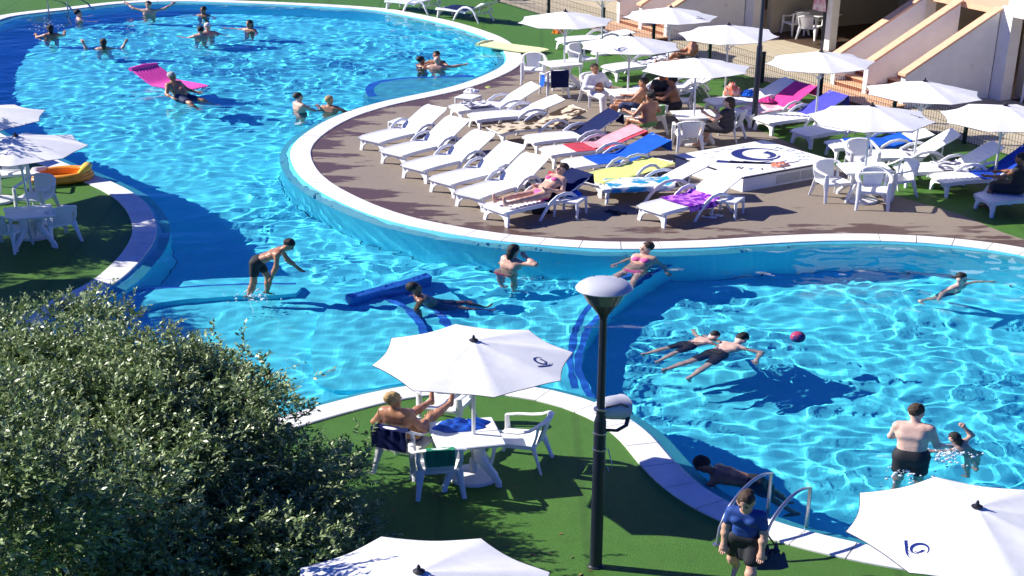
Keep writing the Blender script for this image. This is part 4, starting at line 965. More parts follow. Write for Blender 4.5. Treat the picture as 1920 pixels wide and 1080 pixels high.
# ---- on the near grass
person('woman in blue top and black skirt walking past the pool ladder', (1398, 942), 1.44, 158, 'skin_fair', 'hair_brown', woman=True, tor=(0, .12, 1), hd=(0, .45, 1), look=(0, .75, -.6), bun=True, la=((-.16, .05, -.98), (-.02, .25, -.95)), ra=((.16, -.1, -.98), (.0, .2, -1)), ll=((-.06, .42, -.9), (0, .1, -1)), rl=((.10, -.28, -.95), (.05, -.65, -.75)), wear=(('shirt', 'cl_blue'), ('skirt', 'cl_black')), h=1.58, fat=.72, vox=.013)
gch = G(762, 874)
person('blonde sunbather slumped in a chair with feet up on another', None, 0, -24, 'skin_tan', 'hair_blonde', woman=True, tor=(0, -.42, .9), hd=(-.08, .02, 1), look=(.2, 1, -.1), bun=True, la=((-.5, .15, -.8), (.25, .9, .1)), ra=((.5, .15, -.8), (-.2, .9, .2)), ll=((-.08, 1, .12), (.06, 1, .0)), rl=((.10, 1, .16), (.0, 1, .02)), fat=1.12, wear=(('bikini', 'cl_navy'),), vox=.014, anchor='pelvis', loc=(gch[0], gch[1] + .04, .55))
# ---- on the deck
def on_l(lo, s, up=.12):
    p = on_lounger(lo, 0, s, up); return p
yl = math.degrees(lw['yaw'])
person('sunbather in pink bikini reading on a lounger', None, 0, yl + 180, 'skin_fair', 'hair_brown', woman=True, tor=(0, -.78, .62), hd=(0, -.25, 1), look=(.2, 1, -.3), la=((-.35, .35, -.8), (.35, .8, .3)), ra=((.35, .35, -.8), (-.3, .8, .3)), ll=((-.08, 1, -.0), (-.02, 1, -.02)), rl=((.08, 1, .0), (.02, 1, -.02)), wear=(('bikini', 'cl_pink'),), anchor='pelvis', loc=on_l(lw, 1.0, .10), vox=.016, glasses=True)
SIT = dict(ll=((-.12, 1, -.04), (-.05, .12, -1)), rl=((.14, 1, -.04), (.05, .12, -1)))
def seated(label, px, yaw, z=.54, **kw):
    kw = {**SIT, **kw}; kw.setdefault('vox', .018)
    return person(label, px, z, yaw, anchor='pelvis', **kw)
seated('dark-haired man in loose white shirt and white trousers', (1118, 174), 215, skin='skin_tan', tor=(0, -.12, 1), look=(.3, 1, -.1), la=((-.4, .2, -.85), (.3, .85, -.1)), ra=((.4, .2, -.85), (-.5, .8, .0)), wear=(('shirt', 'cl_white'), ('sleeves', 'cl_white'), ('trousers', 'cl_white')), fat=1.12)
seated('bare-chested man with short hair leaning back in his chair', (1190, 198), 72, skin='skin_tan', hair='hair_brown', tor=(0, -.35, .94), hd=(0, .1, 1), la=((-.3, .55, -.75), (.1, 1, -.1)), ra=((.3, .55, -.75), (.0, 1, -.05)), wear=(('shorts', 'cl_navy'),))
seated('woman with dark tied hair and green top seen from behind', (1216, 228), 34, skin='skin_tan', hair='hair_black', woman=True, bun=True, wear=(('bikini', 'cl_green'),), la=((-.5, .2, -.8), (.0, .9, .1)), ra=((.5, .2, -.8), (.1, .9, .2)))
seated('tanned person sitting in the parasol shade, forearms crossed', (1268, 198), 82, skin='skin_brown', tor=(0, .2, 1), la=((-.3, .6, -.7), (.4, .85, .1)), ra=((.3, .6, -.7), (-.4, .85, .1)), wear=(('shorts', 'cl_black'),))
seated('person in black half hidden beneath the parasol', (1240, 186), 150, skin='skin_brown', wear=(('dress', 'cl_black'),), woman=True, la=((-.3, .4, -.8), (.3, .85, .1)), ra=((.3, .4, -.8), (-.3, .85, .1)))
seated('woman in dark dress eating at the table by the lamp post', (1362, 240), 62, skin='skin_fair', hair='hair_brown', woman=True, hairlen=.05, wear=(('dress', 'cl_dress'),), la=((-.3, .6, -.75), (.2, .8, .5)), ra=((.35, .5, -.8), (-.1, .85, .45)))
seated('person sitting up on the far turf behind the parasols', (1296, 112), 100, .5, skin='skin_tan', hair='hair_brown', tor=(0, -.1, 1), la=((-.3, .5, -.8), (.2, .9, .1)), ra=((.3, .5, -.8), (-.2, .9, .1)), wear=(('shorts', 'cl_black'),), ll=((-.1, 1, .05), (0, 1, -.2)), rl=((.1, 1, .3), (0, .6, -.8)))
seated('woman in black sitting at the right edge with one leg drawn up', (1912, 352), 60, .5, skin='skin_brown', woman=True, wear=(('dress', 'cl_black'),), tor=(0, .1, 1), look=(0, 1, -.2), la=((-.3, .7, -.6), (.1, 1, -.1)), ra=((.4, .6, -.6), (0, 1, -.2)))

# ------------------------------------------------------------------ lamp posts
M['glass'] = plain('lamp_glass', (.10, .11, .11), .12, .1, 6, spec=.8)
M['lamp_white'] = plain('lamp_dome_paint', (.47, .48, .52), .35, .06, 4)
def lamp(base, label, flood=False):
    o = thing('lamp_post', label, 'lamp post', base); D = M['dark_metal']
    m = MB(); m.lathe([(.08, 0), (.08, .015), (.062, .03), (.058, 2.12), (.05, 2.16), (.04, 2.2), (.034, 3.52)], 20); part(o, 'pole', m, D)
    m = MB(); m.lathe([(.037, 3.50), (.045, 3.54), (.135, 3.70), (.15, 3.71)], 24); part(o, 'lamp_cone', m, D)
    m = MB(); m.lathe([(.15, 3.71), (.215, 3.86), (.225, 3.885)], 28, caps=False); part(o, 'lamp_bowl', m, M['glass'])
    m = MB(); m.lathe([(.10, 3.72), (.11, 3.76), (.03, 3.80)], 16); part(o, 'reflector', m, M['metal'])
    m = MB(); m.lathe([(.2, 3.875), (.255, 3.88), (.26, 3.892), (.24, 3.925), (.20, 3.96), (.135, 3.985), (.065, 3.998), (.002, 4.002)], 32, caps=False); d = part(o, 'lamp_dome', m, M['lamp_white'])
    for a in (.6, 1.4, 2.2):
        m = MB(); m.ball((.15 * math.cos(a), .15 * math.sin(a), 3.98), .008, 6, 4); part(d, 'screw', m, D)
    if flood:
        for z in (2.28, 1.95, 1.72):
            m = MB(); m.lathe([(.058, z), (.066, z + .004), (.066, z + .022), (.058, z + .026)], 16); part(o, 'clamp', m, M['metal'])
        ax = Vector((.80, .55, -.22)).normalized(); R = ax.to_track_quat('Z', 'Y').to_matrix()
        m = MB(); m.lathe([(.04, -.16), (.10, -.14), (.13, -.08), (.145, 0), (.155, .12), (.16, .13), (.145, .132)], 24)
        m.v = [tuple(R @ Vector(p) + Vector((.11, .16, 2.22))) for p in m.v]; f = part(o, 'floodlight', m, M['lamp_white'])
        m = MB(); m.lathe([(.14, .133), (.12, .145), (.002, .15)], 20, caps=False); m.v = [tuple(R @ Vector(p) + Vector((.11, .16, 2.22))) for p in m.v]; part(f, 'front_glass', m, M['glass'])
        m = MB(); m.tube([(.05, 0, 2.0), (.16, .02, 1.98), (.25, .08, 2.02), (.27, .12, 2.12)], .022, 6); m.tube([(.06, .02, 2.3), (.2, .05, 2.33), (.26, .1, 2.26)], .012, 6); part(f, 'bracket', m, D)
        m = MB(); m.tube([(.08, -.03, 1.75), (.12, -.05, 1.55), (.1, -.04, 1.42), (.08, -.02, 1.5)], .006, 5); part(f, 'cable', m, M['lamp_white'])
    return o
lamp(G(1117, 1062), 'dark lamp post with pale dome and white floodlight on the near grass', True)
lamp(G(1413, 238), 'dark lamp post among the far parasols, head out of the picture')

# ------------------------------------------------------------------ white plinth with the printed mark
pz = .38; C4 = [G(*p, pz) for p in ((1277, 289), (1425, 263), (1572, 300), (1381, 333))]
pc = (sum(c[0] for c in C4) / 4, sum(c[1] for c in C4) / 4)
e = ((C4[2][0] - C4[3][0] + C4[1][0] - C4[0][0]) / 2 / KX, (C4[2][1] - C4[3][1] + C4[1][1] - C4[0][1]) / 2); pyaw = math.atan2(e[1], e[0])
pl, pw = math.hypot(*e), math.hypot((C4[0][0] - C4[3][0] + C4[1][0] - C4[2][0]) / 2 / KX, (C4[0][1] - C4[3][1] + C4[1][1] - C4[2][1]) / 2)
pli = thing('plinth', 'low white plinth printed with a navy swirl mark and stars', 'plinth', pc)
M['plinth'] = plain('plinth_paint', (.76, .76, .76), .6, .04, 2); M['panel'] = plain('grey_panel', (.46, .47, .46), .7, .08, 3); M['pale_print'] = plain('pale_blue_print', (.32, .40, .52), .6, .15, 8); M['grey_print'] = plain('grey_print', (.5, .5, .55), .6, .1, 8)
m = MB(); m.box((0, 0, (pz - .03) / 2), (pl - .03, pw - .03, pz - .03)); part(pli, 'body', m, M['plinth'], pyaw, False)
m = MB(); m.box((0, 0, pz - .035), (pl, pw, .03)); part(pli, 'edge_trim', m, M['black'], pyaw, False)
m = MB(); m.box((0, 0, pz - .009), (pl - .006, pw - .006, .018)); top_ = part(pli, 'top_panel', m, M['plinth'], pyaw, False)
for x in (-.12, .42):
    m = MB(); m.box((x * pl / 2.0 + .12, -(pw - .03) / 2 - .004, .16), (pl * .255, .012, .2)); part(pli, 'side_panel', m, M['panel'], pyaw, False)
q = min(pl, pw) * .80
lg = parasol_logo(lambda x, y: (x * q * .95 + .02, y * q * 1.0 - .02, pz + .004)); part(top_, 'logo', lg, M['navy'], pyaw, False)
for k in range(4):
    st = []; cx, cy = -.55 + .30 * k, pw * .38
    for i in range(10): r = (.075 if i % 2 == 0 else .03); a = math.pi / 2 + i * math.pi / 5; st.append((cx + r * math.cos(a), cy + r * math.sin(a)))
    m = MB(); m.add([(x, y, pz + .004) for x, y in st] + [(cx, cy, pz + .004)], [(i, (i + 1) % 10, 10) for i in range(10)]); part(top_, 'star', m, M['grey_print'], pyaw, False)
GL = {'H': [((0, 0), (0, 1)), ((.6, 0), (.6, 1)), ((0, .5), (.6, .5))], 'O': [((.3 + .3 * math.cos(a), .5 + .5 * math.sin(a)), (.3 + .3 * math.cos(a + .7), .5 + .5 * math.sin(a + .7))) for a in np.arange(0, 6.28, .698)],
      'T': [((.3, 0), (.3, 1)), ((0, 1), (.6, 1))], 'E': [((0, 0), (0, 1)), ((0, 0), (.55, 0)), ((0, .5), (.5, .5)), ((0, 1), (.55, 1))], 'L': [((0, 0), (0, 1)), ((0, 0), (.55, 0))], 'I': [((.3, 0), (.3, 1))], 'N': [((0, 0), (0, 1)), ((0, 1), (.6, 0)), ((.6, 0), (.6, 1))], 'A': [((0, 0), (.3, 1)), ((.3, 1), (.6, 0)), ((.15, .4), (.45, .4))]}
def letter(ch, ph, r, size, mat):
    m = MB(); w = .10
    for (x0, y0), (x1, y1) in GL[ch]:
        d = math.hypot(x1 - x0, y1 - y0) or 1; nx, ny = -(y1 - y0) / d * w, (x1 - x0) / d * w
        P4 = []
        for x, y in ((x0 - nx, y0 - ny), (x1 - nx, y1 - ny), (x1 + nx, y1 + ny), (x0 + nx, y0 + ny)):
            rr = r + (y - .5) * size; a = ph - (x - .3) * size / r; P4.append((rr * math.cos(a) + .05, rr * math.sin(a), pz + .004))
        m.add(P4, [(0, 1, 2, 3)])
    part(top_, 'letter', m, mat, pyaw, False)
rr_ = pw * .455
for k, ch in enumerate('HOTEL'): letter(ch, math.radians(20 - 17 * k), rr_, .17, M['pale_print'])
for k, ch in enumerate('ILIAN'): letter(ch, math.radians(-98 - 13 * k), rr_, .14, M['black'] if k % 2 == 0 else M['pale_print'])
for k, ch in enumerate('OLENATI'): letter(ch, math.radians(150 - 17 * k), rr_ * .93, .08, M['grey_print'])

# ------------------------------------------------------------------ crumpled cloths, bags
def heap(w, d, h, seed, n=26, lumps=3.0):
    m = MB()
    def f(u, v):
        x, y = 2 * u - 1, 2 * v - 1
        sq = max(abs(x), abs(y)); ln = math.hypot(x, y) or 1e-6; rx, ry = x / ln * sq, y / ln * sq
        a = math.atan2(ry, rx); r = sq; k = 1 + .28 * noise.noise(Vector((math.cos(a) * 1.6, math.sin(a) * 1.6, seed)))
        b = noise.noise(Vector((rx * lumps, ry * lumps, seed + 5))); c = abs(noise.noise(Vector((rx * lumps * 2.2 + b, ry * lumps * 2.2, seed + 9))))
        z = h * max(0, (1 - r ** 3)) * (.62 + .55 * b + .5 * c)
        return (rx * w / 2 * k, ry * d / 2 * k, max(0, z))
    m.slab(f, n, n, .004); return m
def pile(name, label, cat, px, z, w, d, h, mat, seed, yaw=0.0, lumps=3.0):
    g = G(*px, z); return solo(name, heap(w, d, h, seed, lumps=lumps), M[mat], label, cat, (g[0], g[1], z + .004), math.radians(yaw))
M['tw_shiny'] = plain('blue_wet_towel', (.012, .09, .5), .35, .5, 7)
pile('towel', 'crumpled royal blue towel heaped on the near table', 'towel', (865, 799), .725, .62, .34, .11, 'tw_shiny', 2, 14, 2.4)
pile('beach_bag', 'coral and orange beach bag on the lounger behind the far lamp post', 'bag', (1372, 176), .40, .42, .34, .34, 'tw_coral', 5)
pile('cloth', 'dark blue cloth beside the coral beach bag', 'cloth', (1402, 178), .40, .30, .3, .16, 'tw_blue', 7)
pile('cloth', 'crumpled coral pink cloth lying on the printed plinth', 'cloth', (1462, 310), .39, .40, .24, .08, 'tw_coral', 8, 20)
pile('bag', 'light blue bag on the small table beside the sunbather in pink', 'bag', (1075, 366), .40, .30, .2, .12, 'tw_blue', 11, 20)
pile('towel', 'white crumpled towel on the small table by the rear loungers', 'towel', (884, 172), .41, .34, .3, .1, 'tw_white', 12)
pile('towel', 'magenta round cushion on the pink and white towel', 'cushion', (1438, 190), .42, .36, .3, .12, 'tw_pink', 14)
pile('bag', 'black bag lying in the shade under the lounger of the sunbather in pink', 'bag', (1010, 398), .0, .5, .3, .14, 'cl_black', 17)
pile('cloth', 'small yellow thing lying on the deck beside the farthest lounger', 'cloth', (915, 164), .0, .14, .1, .04, 'tw_lime', 19)
pile('bag', 'yellow and black bag on the far turf lounger', 'bag', (1046, 62), .36, .3, .22, .2, 'tw_orange', 21)
pile('cloth', 'orange cloth over the chair back under the parasol', 'cloth', (1247, 150), .8, .3, .2, .1, 'tw_orange', 23)
def drape(label, at, yaw, w, hf, hb, mat, seed, name='cloth', top=.83, y0=-.34):
    """cloth hung over a chair back"""
    m = MB()
    def f(u, v, d=0):
        s = v * (hf + hb) - hb; x = (u - .5) * w + .02 * noise.noise(Vector((u * 3, s * 4, seed)))
        wv = .018 * noise.noise(Vector((u * 7, s * 3, seed + 2)))
        if s < 0: return (x, y0 - .045 - wv - d + .12 * s * 0, top + .012 + s)
        return (x, y0 + .045 + wv + d + s * .18, top + .012 - s)
    m.grid(lambda u, v: f(u, v), 12, 18); g = MB().grid(lambda u, v: f(u, v, -.008), 12, 18); m.add(g.v, [tuple(reversed(q)) for q in g.f])
    return solo(name, m, M[mat], label, 'cloth', (at[0], at[1], 0), math.radians(yaw))
drape('green and black cloth hung over the chair on the near grass', G(822, 915), 8, .3, .12, .26, 'tw_green', 3)
drape('navy towel hung over the back of the blonde sunbather\'s chair', G(762, 876), -24, .42, .1, .34, 'tw_navy', 4, 'towel')
drape('navy cloth hung over the chair on the deck near the lime mattress', ch_drape.location, 15, .40, .08, .5, 'tw_navy', 5)
drape('green cloth on the chair of the woman with tied hair', G(1216, 250), 30, .22, .1, .26, 'cl_green', 6)
m = MB(); m.grid(lambda u, v: (-.30 + .02 * math.sin(v * 5), -.2 + .3 * u, .67 - .35 * v), 8, 8); solo('cloth', m, M['tw_blue'], 'bright blue cloth hung over the chair arm near the lime mattress', 'cloth', (ch_drape.location[0], ch_drape.location[1], 0), math.radians(15))
# ------------------------------------------------------------------ pink air mattress with a bather
M['vinyl_pink'] = plain('pink_vinyl', (.72, .07, .38), .3, .12, 5); M['vinyl_orange'] = plain('orange_vinyl', (.80, .30, .03), .28, .15, 5); M['vinyl_yellow'] = plain('yellow_vinyl', (.80, .55, .05), .3, .1, 5); M['vinyl_white'] = plain('clear_white_vinyl', (.72, .62, .55), .25, .1, 5); M['vinyl_lime'] = plain('pale_lime_vinyl', (.72, .75, .38), .4, .1, 5)
def mattress(name, label, center, yaw, L_, Wd, mat, lift=.0, n=6, bend=0.0):
    o = thing(name, label, 'air mattress', center)
    m = MB()
    for k in range(n):
        x = -Wd / 2 + Wd * (k + .5) / n; r = Wd / n * .56
        pts = []
        for i in range(13):
            y = -L_ / 2 + L_ * i / 12; z = .05 + bend * max(0, (y - L_ * .10)) * 1.0
            pts.append((x, y - bend * max(0, y - L_ * .1) * .25, z))
        m.tube(pts, [r * (.55 if i in (0, 12) else 1) for i in range(13)], 8, flat=.8)
    part(o, 'air_tubes', m, mat, yaw); o.children[-1]['kind'] = 'stuff'
    m = MB()
    ye = L_ / 2 - .02; ze = .06 + bend * (L_ * .4); m.tube([(-Wd / 2, ye - bend * .1, ze), (0, ye + .02 - bend * .1, ze + .02), (Wd / 2, ye - bend * .1, ze)], [.07, .085, .07], 8, flat=.8); part(o, 'pillow', m, mat, yaw)
    return o
gm = G(318, 158, .0); mattress('air_mattress', 'pink air mattress floating with a bather on it', (gm[0], gm[1], WATER_Z - .01), math.radians(52), 1.8, .78, M['vinyl_pink'], bend=.5, n=9)
person('tanned bather reclining on the pink air mattress', (323, 144), .62, 236, 'skin_tan', 'hair_grey', tor=(0, -.55, .83), hd=(0, .1, 1), la=((-.5, .3, -.75), (-.2, .9, -.2)), ra=((.5, .3, -.75), (.2, .9, -.2)), ll=((-.25, 1, -.12), (-.2, .7, -.7)), rl=((.25, 1, -.12), (.2, .7, -.7)), fat=1.12, wear=(('shorts', 'cl_navy'),))
gl = G(962, 92, .05); mattress('air_mattress', 'pale lime air mattress lying across the far coping', (gl[0], gl[1], .045), math.radians(54), 1.8, .62, M['vinyl_lime'], bend=.03)
# ------------------------------------------------------------------ orange inflatable boat
gb = G(116, 334, .05); o = thing('inflatable_boat', 'orange and yellow inflatable boat on the terrace edge', 'inflatable boat', (gb[0], gb[1], .01))
for z, r, k in ((.085, .085, 1.0), (.16, .07, .98)):
    m = MB(); m.tube([(.50 * k * math.cos(a), .36 * k * math.sin(a), z + .03 * math.cos(a)) for a in np.arange(0, 6.28, .2618)], r, 10, closed=True); part(o, 'air_ring', m, M['vinyl_orange'] if z < .2 else M['vinyl_yellow'], math.radians(8))
m = MB(); m.lathe([(.46, .03), (.45, .05)], 24); m.v = [(x, y * .72, z) for x, y, z in m.v]; part(o, 'boat_floor', m, M['vinyl_orange'], math.radians(8))
m = MB(); m.tube([(.34, -.26, .2), (.46, -.1, .30), (.47, .1, .30), (.36, .26, .2)], [.05, .085, .085, .05], 10); part(o, 'seat_back', m, M['vinyl_yellow'], math.radians(8))
m = MB(); m.tube([(-.30, -.29, .2), (-.46, -.12, .21), (-.46, .12, .21), (-.30, .29, .2)], [.05, .085, .085, .05], 10); part(o, 'front_cushion', m, M['vinyl_white'], math.radians(8))
m = MB(); m.ball((.0, .0, .08), (.06, .04, .03), 8, 6); part(o, 'valve', m, M['black'])
# ------------------------------------------------------------------ pool ladders
def ladder(feet, ends, label, h=.66):
    f0, f1 = [G(*p, KZ) for p in feet]; e0, e1 = [G(*p, WATER_Z) for p in ends]; c = f0
    o = thing('pool_ladder', label, 'ladder', (c[0], c[1], 0)); loc = lambda p, z: ((p[0] - c[0]) / KX, p[1] - c[1], z)
    for f, e_ in ((f0, e0), (f1, e1)):
        a = np.array(loc(f, 0)); b = np.array(loc(e_, 0)); pts = [tuple(a + (0, 0, .0)), tuple(a + (0, 0, .25) + (b - a) * .03)]
        for t in np.linspace(.12, 1, 9): pts.append(tuple(a + (b - a) * (.06 + .94 * t) + np.array((0, 0, .25 + (h - .25) * math.sin(math.pi * (.10 + .62 * t)) ** .9))))
        pts += [tuple(b + (0, 0, .28)), tuple(b + (0, 0, -.2)), tuple(b + (0, 0, -1.2))]
        m = MB(); m.tube(pts, .021, 10); part(o, 'rail', m, M['metal'])
        m = MB(); m.lathe([(.05, 0), (.05, .015), (.025, .03)], 12, tuple(a)); part(o, 'rail_foot', m, M['metal'])
    b0, b1 = np.array(loc(e0, 0)), np.array(loc(e1, 0))
    for z in (-.3, -.6, -.9):
        m = MB(); m.tube([tuple(b0 + (0, 0, z)), tuple(b1 + (0, 0, z))], .04, 8, flat=.4); part(o, 'tread', m, M['metal'])
    return o
ladder(((1345, 1018), (1424, 1046)), ((1440, 958), (1512, 986)), 'steel pool ladder rails on the near coping beside the walking woman')
ladder(((78, -4), (114, -9)), ((92, 27), (128, 23)), 'steel pool ladder rails at the far turf side')
# ------------------------------------------------------------------ ball, small things
M['ball'] = fabric('painted_ball', (.42, .05, .12), 0, .1, (.06, .05, .16), 6, rough=.35)
gbal = G(1496, 632, .03); m = MB(); m.ball((0, 0, 0), .105, 20, 14); solo('ball', m, M['ball'], 'dark red ball floating near the two boys', 'ball', (gbal[0], gbal[1], .03))
def sandal(px, yaw, label, mat='tw_white'):
    g = G(*px); o = thing('sandal', label, 'sandal', (g[0], g[1], .006), 'flip-flops left on the deck')
    m = MB(); m.prism([(-.04, -.12), (.04, -.12), (.048, .05), (.03, .13), (-.03, .13), (-.048, .05)], lambda x, y: (x, y, 0), lambda x, y: (x, y, .022)); part(o, 'sole', m, M[mat], math.radians(yaw), False)
    m = MB(); m.tube([(-.04, .0, .02), (-.01, .05, .06), (0, .08, .02)], .007, 5); m.tube([(.04, .0, .02), (.01, .05, .06), (0, .082, .02)], .007, 5); part(o, 'strap', m, M['cl_black'], math.radians(yaw))
sandal((1330, 408), 70, 'pale flip-flop left of its pair by the small table near the plinth'); sandal((1343, 404), 50, 'pale flip-flop under the edge of the small table near the plinth')
sandal((1148, 398), 80, 'dark flip-flop in front of the aqua towel lounger', 'cl_black'); sandal((1162, 402), 100, 'dark flip-flop nearest the pool in front of the aqua towel lounger', 'cl_black')
g = G(1036, 331, .62); m = MB(); m.box((0, .07, 0), (.02, .13, .19), R=Matrix.Rotation(.3, 3, 'Z')); m.box((0, -.07, 0), (.02, .13, .19), R=Matrix.Rotation(-.3, 3, 'Z')); solo('book', m, M['tw_red'], 'red book held open by the sunbather in pink', 'book', (g[0], g[1], .62), math.radians(20), smooth=False)
m = MB(); m.box((0, 0, 0), (.075, .15, .009), .003); g = G(778, 786, .8); solo('phone', m, M['cl_white'], 'phone in the hand of the blonde sunbather', 'phone', (g[0], g[1], .80), math.radians(-40))
g = G(1440, 1052, .5); m = heap(.34, .16, .34, 4, lumps=4); m.v = [(x, y, z) for x, y, z in m.v]; o = thing('handbag', 'dark shoulder bag hanging beside the walking woman', 'bag', (g[0], g[1], .42)); part(o, 'bag_body', m, M['cl_navy'])
m = MB(); m.tube([(-.12, 0, .25), (-.2, .02, .6), (-.22, .0, .85), (-.1, 0, .6), (.1, 0, .22)], .01, 5); part(o, 'strap', m, M['cl_black'])
# life ring on the far fence, clothes on the pillar
m = MB(); m.tube([(.30 * math.cos(a), .0, .30 + .30 * math.sin(a)) for a in np.arange(0, 6.28, .3)], .065, 10, closed=True, up=(0, 1, 0)); g = FB(-16.2, -.10); solo('life_ring', m, M['vinyl_orange'], 'orange life ring hung on the far fence', 'life ring', (g[0], g[1], .55), FYAW)
m = MB(); m.slab(lambda u, v: ((u - .5) * (.34 + .2 * v), .03 * math.sin(u * 9) * v, 1.0 - .85 * v), 10, 10, .01)
g = FB(-4.95, 3.6); solo('garment', m, M['tw_rosew'], 'pink and white garment hanging at the bay pillar', 'garment', (g[0], g[1], 1.1), FYAW)

# splashing water
M['foam'] = plain('splash_foam', (.8, .84, .86), .3, .1, 8)
def splash(px, n, w, h, label, seed):
    R = random.Random(seed); g = G(*px, WATER_Z); m = MB()
    for i in range(n):
        a = R.uniform(0, 6.28); r = abs(R.gauss(0, w)); z = max(.0, R.uniform(0, h) * (1 - r / (2.6 * w))); q = R.uniform(.006, .02) * (1 - .5 * z / h)
        m.ball((r * math.cos(a), r * math.sin(a), z), (q * R.uniform(.8, 1.8), q, q), 6, 4)
    o = solo('splash', m, M['foam'], label, 'splash', (g[0], g[1], WATER_Z)); o['kind'] = 'stuff'
splash((1775, 858), 150, .16, .22, 'splash of white water between the man and the child', 1)
splash((88, 56), 60, .3, .45, 'drops of water flying round the swimmer by the far wall', 2)
splash((1690, 884), 70, .2, .06, 'water breaking round the standing man', 3)
splash((470, 556), 60, .2, .05, 'water breaking round the legs of the boy', 4)

build_water()

# ------------------------------------------------------------------ the broad shrubby tree at the near left
def m_leaf():
    m, nt, b = newmat('olive_leaf'); oi = nt.nodes.new('ShaderNodeAttribute'); oi.attribute_name = 'tint'
    c = ramp(nt, oi.outputs['Fac'], [(0, (.035, .08, .025)), (.45, (.15, .23, .075)), (1, (.38, .45, .22))])
    nt.links.new(c, b.inputs['Base Color']); b.inputs['Roughness'].default_value = .38; b.inputs['Specular IOR Level'].default_value = .5
    t = nt.nodes.new('ShaderNodeBsdfTranslucent'); nt.links.new(mixc(nt, .3, c, (.26, .36, .06)), t.inputs['Color'])
    mx = nt.nodes.new('ShaderNodeMixShader'); mx.inputs[0].default_value = .14; nt.links.new(b.outputs[0], mx.inputs[1]); nt.links.new(t.outputs[0], mx.inputs[2]); nt.links.new(mx.outputs[0], nt.nodes['Material Output'].inputs['Surface'])
    return m
M['leaf'] = m_leaf()
def build_tree(base_px, lobes, label, dens=2.4, b0=None):
    b0 = b0 or G(*base_px); R = np.random.RandomState(3)
    root = thing('olive_tree', label, 'tree', b0)
    C = []; A = []; D = []
    twV = MB()
    for (px, z, rad, n) in lobes:
        n = int(n * dens); g = G(*px, z) if base_px else (b0[0] + px[0] * KX, b0[1] + px[1]); c = np.array([(g[0] - b0[0]) / KX, g[1] - b0[1], z]); rad = np.array(rad)
        # clumps of foliage on the lobe, gaps between them
        ns = max(4, int(26 * (rad[0] * rad[1]) ** .5)); cd = R.normal(size=(ns, 3)); cd /= np.linalg.norm(cd, axis=1)[:, None]; cd[:, 2] = np.where(cd[:, 2] < -.3, -cd[:, 2], cd[:, 2])
        cc = c + cd * rad * R.uniform(.6, 1.16, (ns, 1)); cr = R.uniform(.12, .40, ns) * min(1.25, rad.mean() + .35)
        wgt = cr ** 2; pick = R.choice(ns, n, p=wgt / wgt.sum())
        d = R.normal(size=(n, 3)); d /= np.linalg.norm(d, axis=1)[:, None]; r = R.uniform(.25, 1.08, n) ** .6
        p = cc[pick] + d * (cr[pick] * r)[:, None] * np.array((1, 1, .75))
        core = R.rand(n) < .26; q = R.normal(size=(n, 3)); q /= np.linalg.norm(q, axis=1)[:, None]; p = np.where(core[:, None], c + q * rad * R.uniform(.3, .78, (n, 1)), p)
        shoot = R.rand(n) < .06; p = p + np.where(shoot[:, None], (cd[pick] * .6 + np.array((0, 0, .5))) * R.uniform(.08, .42, (n, 1)), 0)
        ok = p[:, 2] > .10
        C.append(p[ok]); dd = d * .6 + cd[pick] * .7 + np.array([-.1, .05, .45]) + R.normal(size=d.shape) * .45; dd /= np.linalg.norm(dd, axis=1)[:, None]; D.append(dd[ok])
        top = tuple(c + np.array((0, 0, -.1)))
        mid = tuple(np.array([c[0] * .45, c[1] * .45, z * .55]))
        m = MB(); m.tube([(0, 0, .25), mid, top], [.085, .05, .022], 8); part(root, 'limb', m, M['bark'])
        for k in range(7):
            dv = R.normal(size=3); dv /= np.linalg.norm(dv); dv[2] = abs(dv[2]) * .7; twV.tube([top, tuple(c + dv * rad * .55), tuple(c + dv * rad * .98)], [.02, .012, .004], 5)
    m = MB(); m.lathe([(.2, -.02), (.15, .12), (.12, .4), (.07, .6)], 12); part(root, 'trunk', m, M['bark'])
    C = np.vstack(C); D = np.vstack(D); n = len(C); nl = 13
    Ln = R.uniform(.16, .32, n)
    ax = np.cross(D, R.normal(size=(n, 3))); ax /= np.linalg.norm(ax, axis=1)[:, None]; ay = np.cross(D, ax)
    k = np.arange(nl); t = (k + .6) / nl
    ph = k * 2.4
    V = []; tint = []; twb = R.rand(n)
    for i in range(nl):
        a = ph[i] + R.uniform(0, 6.28, n); rad = ax * np.cos(a)[:, None] + ay * np.sin(a)[:, None]
        ld = rad * .8 + D * (.45 + .6 * t[i]) + R.normal(size=(n, 3)) * .22; ld /= np.linalg.norm(ld, axis=1)[:, None]
        sd = np.cross(ld, np.array([-.55, .1, .75]) + R.normal(size=(n, 3)) * .55); sd /= np.linalg.norm(sd, axis=1)[:, None]; up = np.cross(sd, ld)
        L = R.uniform(.058, .092, n)[:, None] * (1 - .25 * t[i]); w = L * .22
        p0 = C + D * (Ln * t[i])[:, None]
        q = np.stack([p0, p0 + ld * L * .5 + sd * w + up * L * .06, p0 + ld * L, p0 + ld * L * .5 - sd * w + up * L * .06], 1)
        V.append(q); tint.append(np.clip(.15 + .5 * twb + .35 * t[i] + R.normal(size=n) * .15, 0, 1))
    V = np.stack(V, 1).reshape(-1, 3); tint = np.repeat(np.stack(tint, 1).reshape(-1), 4)
    me = bpy.data.meshes.new('crown'); nf = len(V) // 4
    me.vertices.add(len(V)); me.vertices.foreach_set('co', V.astype(np.float32).ravel())
    me.loops.add(nf * 4); me.loops.foreach_set('vertex_index', np.arange(nf * 4, dtype=np.int32))
    me.polygons.add(nf); me.polygons.foreach_set('loop_start', np.arange(nf, dtype=np.int32) * 4); me.polygons.foreach_set('loop_total', np.full(nf, 4, np.int32))
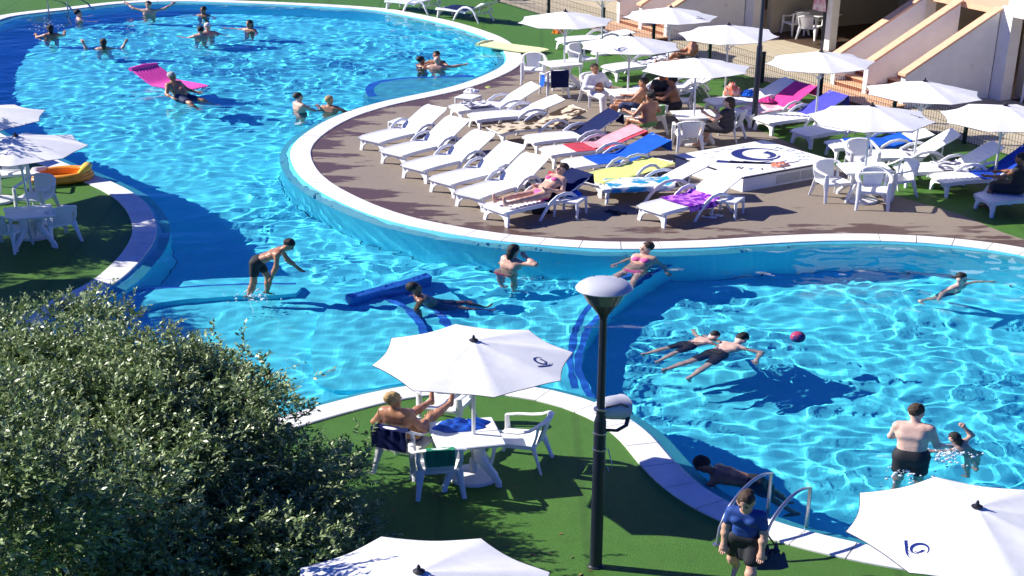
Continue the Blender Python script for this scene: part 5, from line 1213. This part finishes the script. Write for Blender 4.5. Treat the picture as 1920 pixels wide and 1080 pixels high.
    me.update(); me.materials.append(M['leaf']); at = me.attributes.new('tint', 'FLOAT', 'POINT'); at.data.foreach_set('value', tint.astype(np.float32))
    link('crown', me, root)
    # the twigs the leaves sit on
    sel = R.rand(n) < .5
    tv = np.stack([C[sel], C[sel] + D[sel] * Ln[sel][:, None]], 1); w = ax[sel] * .0035
    q = np.stack([tv[:, 0] - w, tv[:, 0] + w, tv[:, 1] + w * .3, tv[:, 1] - w * .3], 1).reshape(-1, 3)
    twV.add([tuple(p) for p in q], [(4 * i, 4 * i + 1, 4 * i + 2, 4 * i + 3) for i in range(len(q) // 4)])
    o = part(root, 'twigs', twV, M['bark'], smooth=False); o['kind'] = 'stuff'
    return root
build_tree((200, 1010), [((170, 805), 1.7, (1.3, 1.15, .85), 900), ((325, 825), 1.4, (.95, .9, .72), 600), ((60, 900), 1.6, (1.4, 1.3, 1.0), 800), ((280, 950), 1.25, (1.4, 1.2, .95), 900),
    ((440, 955), .65, (.8, .8, .5), 520), ((560, 1005), .42, (.55, .52, .34), 300), ((500, 1060), .6, (.6, .5, .4), 260), ((-75, 965), 2.7, (1.2, 1.2, .9), 800), ((165, 690), 1.95, (.6, .5, .36), 220), ((20, 710), 1.9, (.7, .6, .42), 260), ((125, 590), 2.15, (.26, .24, .2), 34), ((215, 610), 2.05, (.2, .2, .16), 18), ((20, 610), 2.1, (.2, .2, .2), 20), ((400, 1075), .75, (1.1, 1.0, .7), 560), ((120, 1080), 1.2, (1.5, 1.2, 1.0), 800), ((640, 1052), .95, (.26, .26, .2), 36), ((265, 730), 1.8, (.6, .5, .4), 200), ((440, 780), 1.25, (.4, .36, .3), 60), ((480, 865), .85, (.42, .42, .4), 120), ((390, 690), 1.75, (.26, .26, .24), 26), ((660, 880), .4, (.22, .2, .14), 16), ((500, 700), 1.5, (.14, .12, .12), 6)],
    'broad grey-green tree with small leaves overhanging the near pool edge', 2.9)
build_tree(None, [((.75, 2.1), 3.0, (1.6, 1.0, .9), 900), ((.75, -2.1), 3.0, (1.8, 1.6, 1.0), 1300), ((-1.2, .2), 3.2, (1.3, 1.6, 1.0), 900), ((-.6, -4.3), 2.8, (1.6, 1.5, .9), 900)], 'added leafy tree beyond the left edge, unseen, there to shade the terrace', 1.8, (-14.6, 24.0))  # tree added out of view so its crown shades the left terrace
# dry leaves dropped round the tree
M['dry_leaf'] = plain('dry_leaf', (.22, .13, .05), .8, .4, 30)
R_ = random.Random(8); m = MB(); b0 = G(560, 960)
for i in range(170):
    x, y = R_.gauss(0, 1.1), R_.gauss(0, .9); a = R_.uniform(0, 6.28); l = R_.uniform(.02, .04); cx, sx_ = math.cos(a) * l, math.sin(a) * l
    m.add([(x - cx, y - sx_, .012), (x - sx_ * .35, y + cx * .35, .02), (x + cx, y + sx_, .014), (x + sx_ * .35, y - cx * .35, .008)], [(0, 1, 2, 3)])
o = solo('fallen_leaves', m, M['dry_leaf'], 'dry leaves scattered on the turf beside the tree', 'leaves', (b0[0] + 1.2, b0[1] - .2, 0)); o['kind'] = 'stuff'
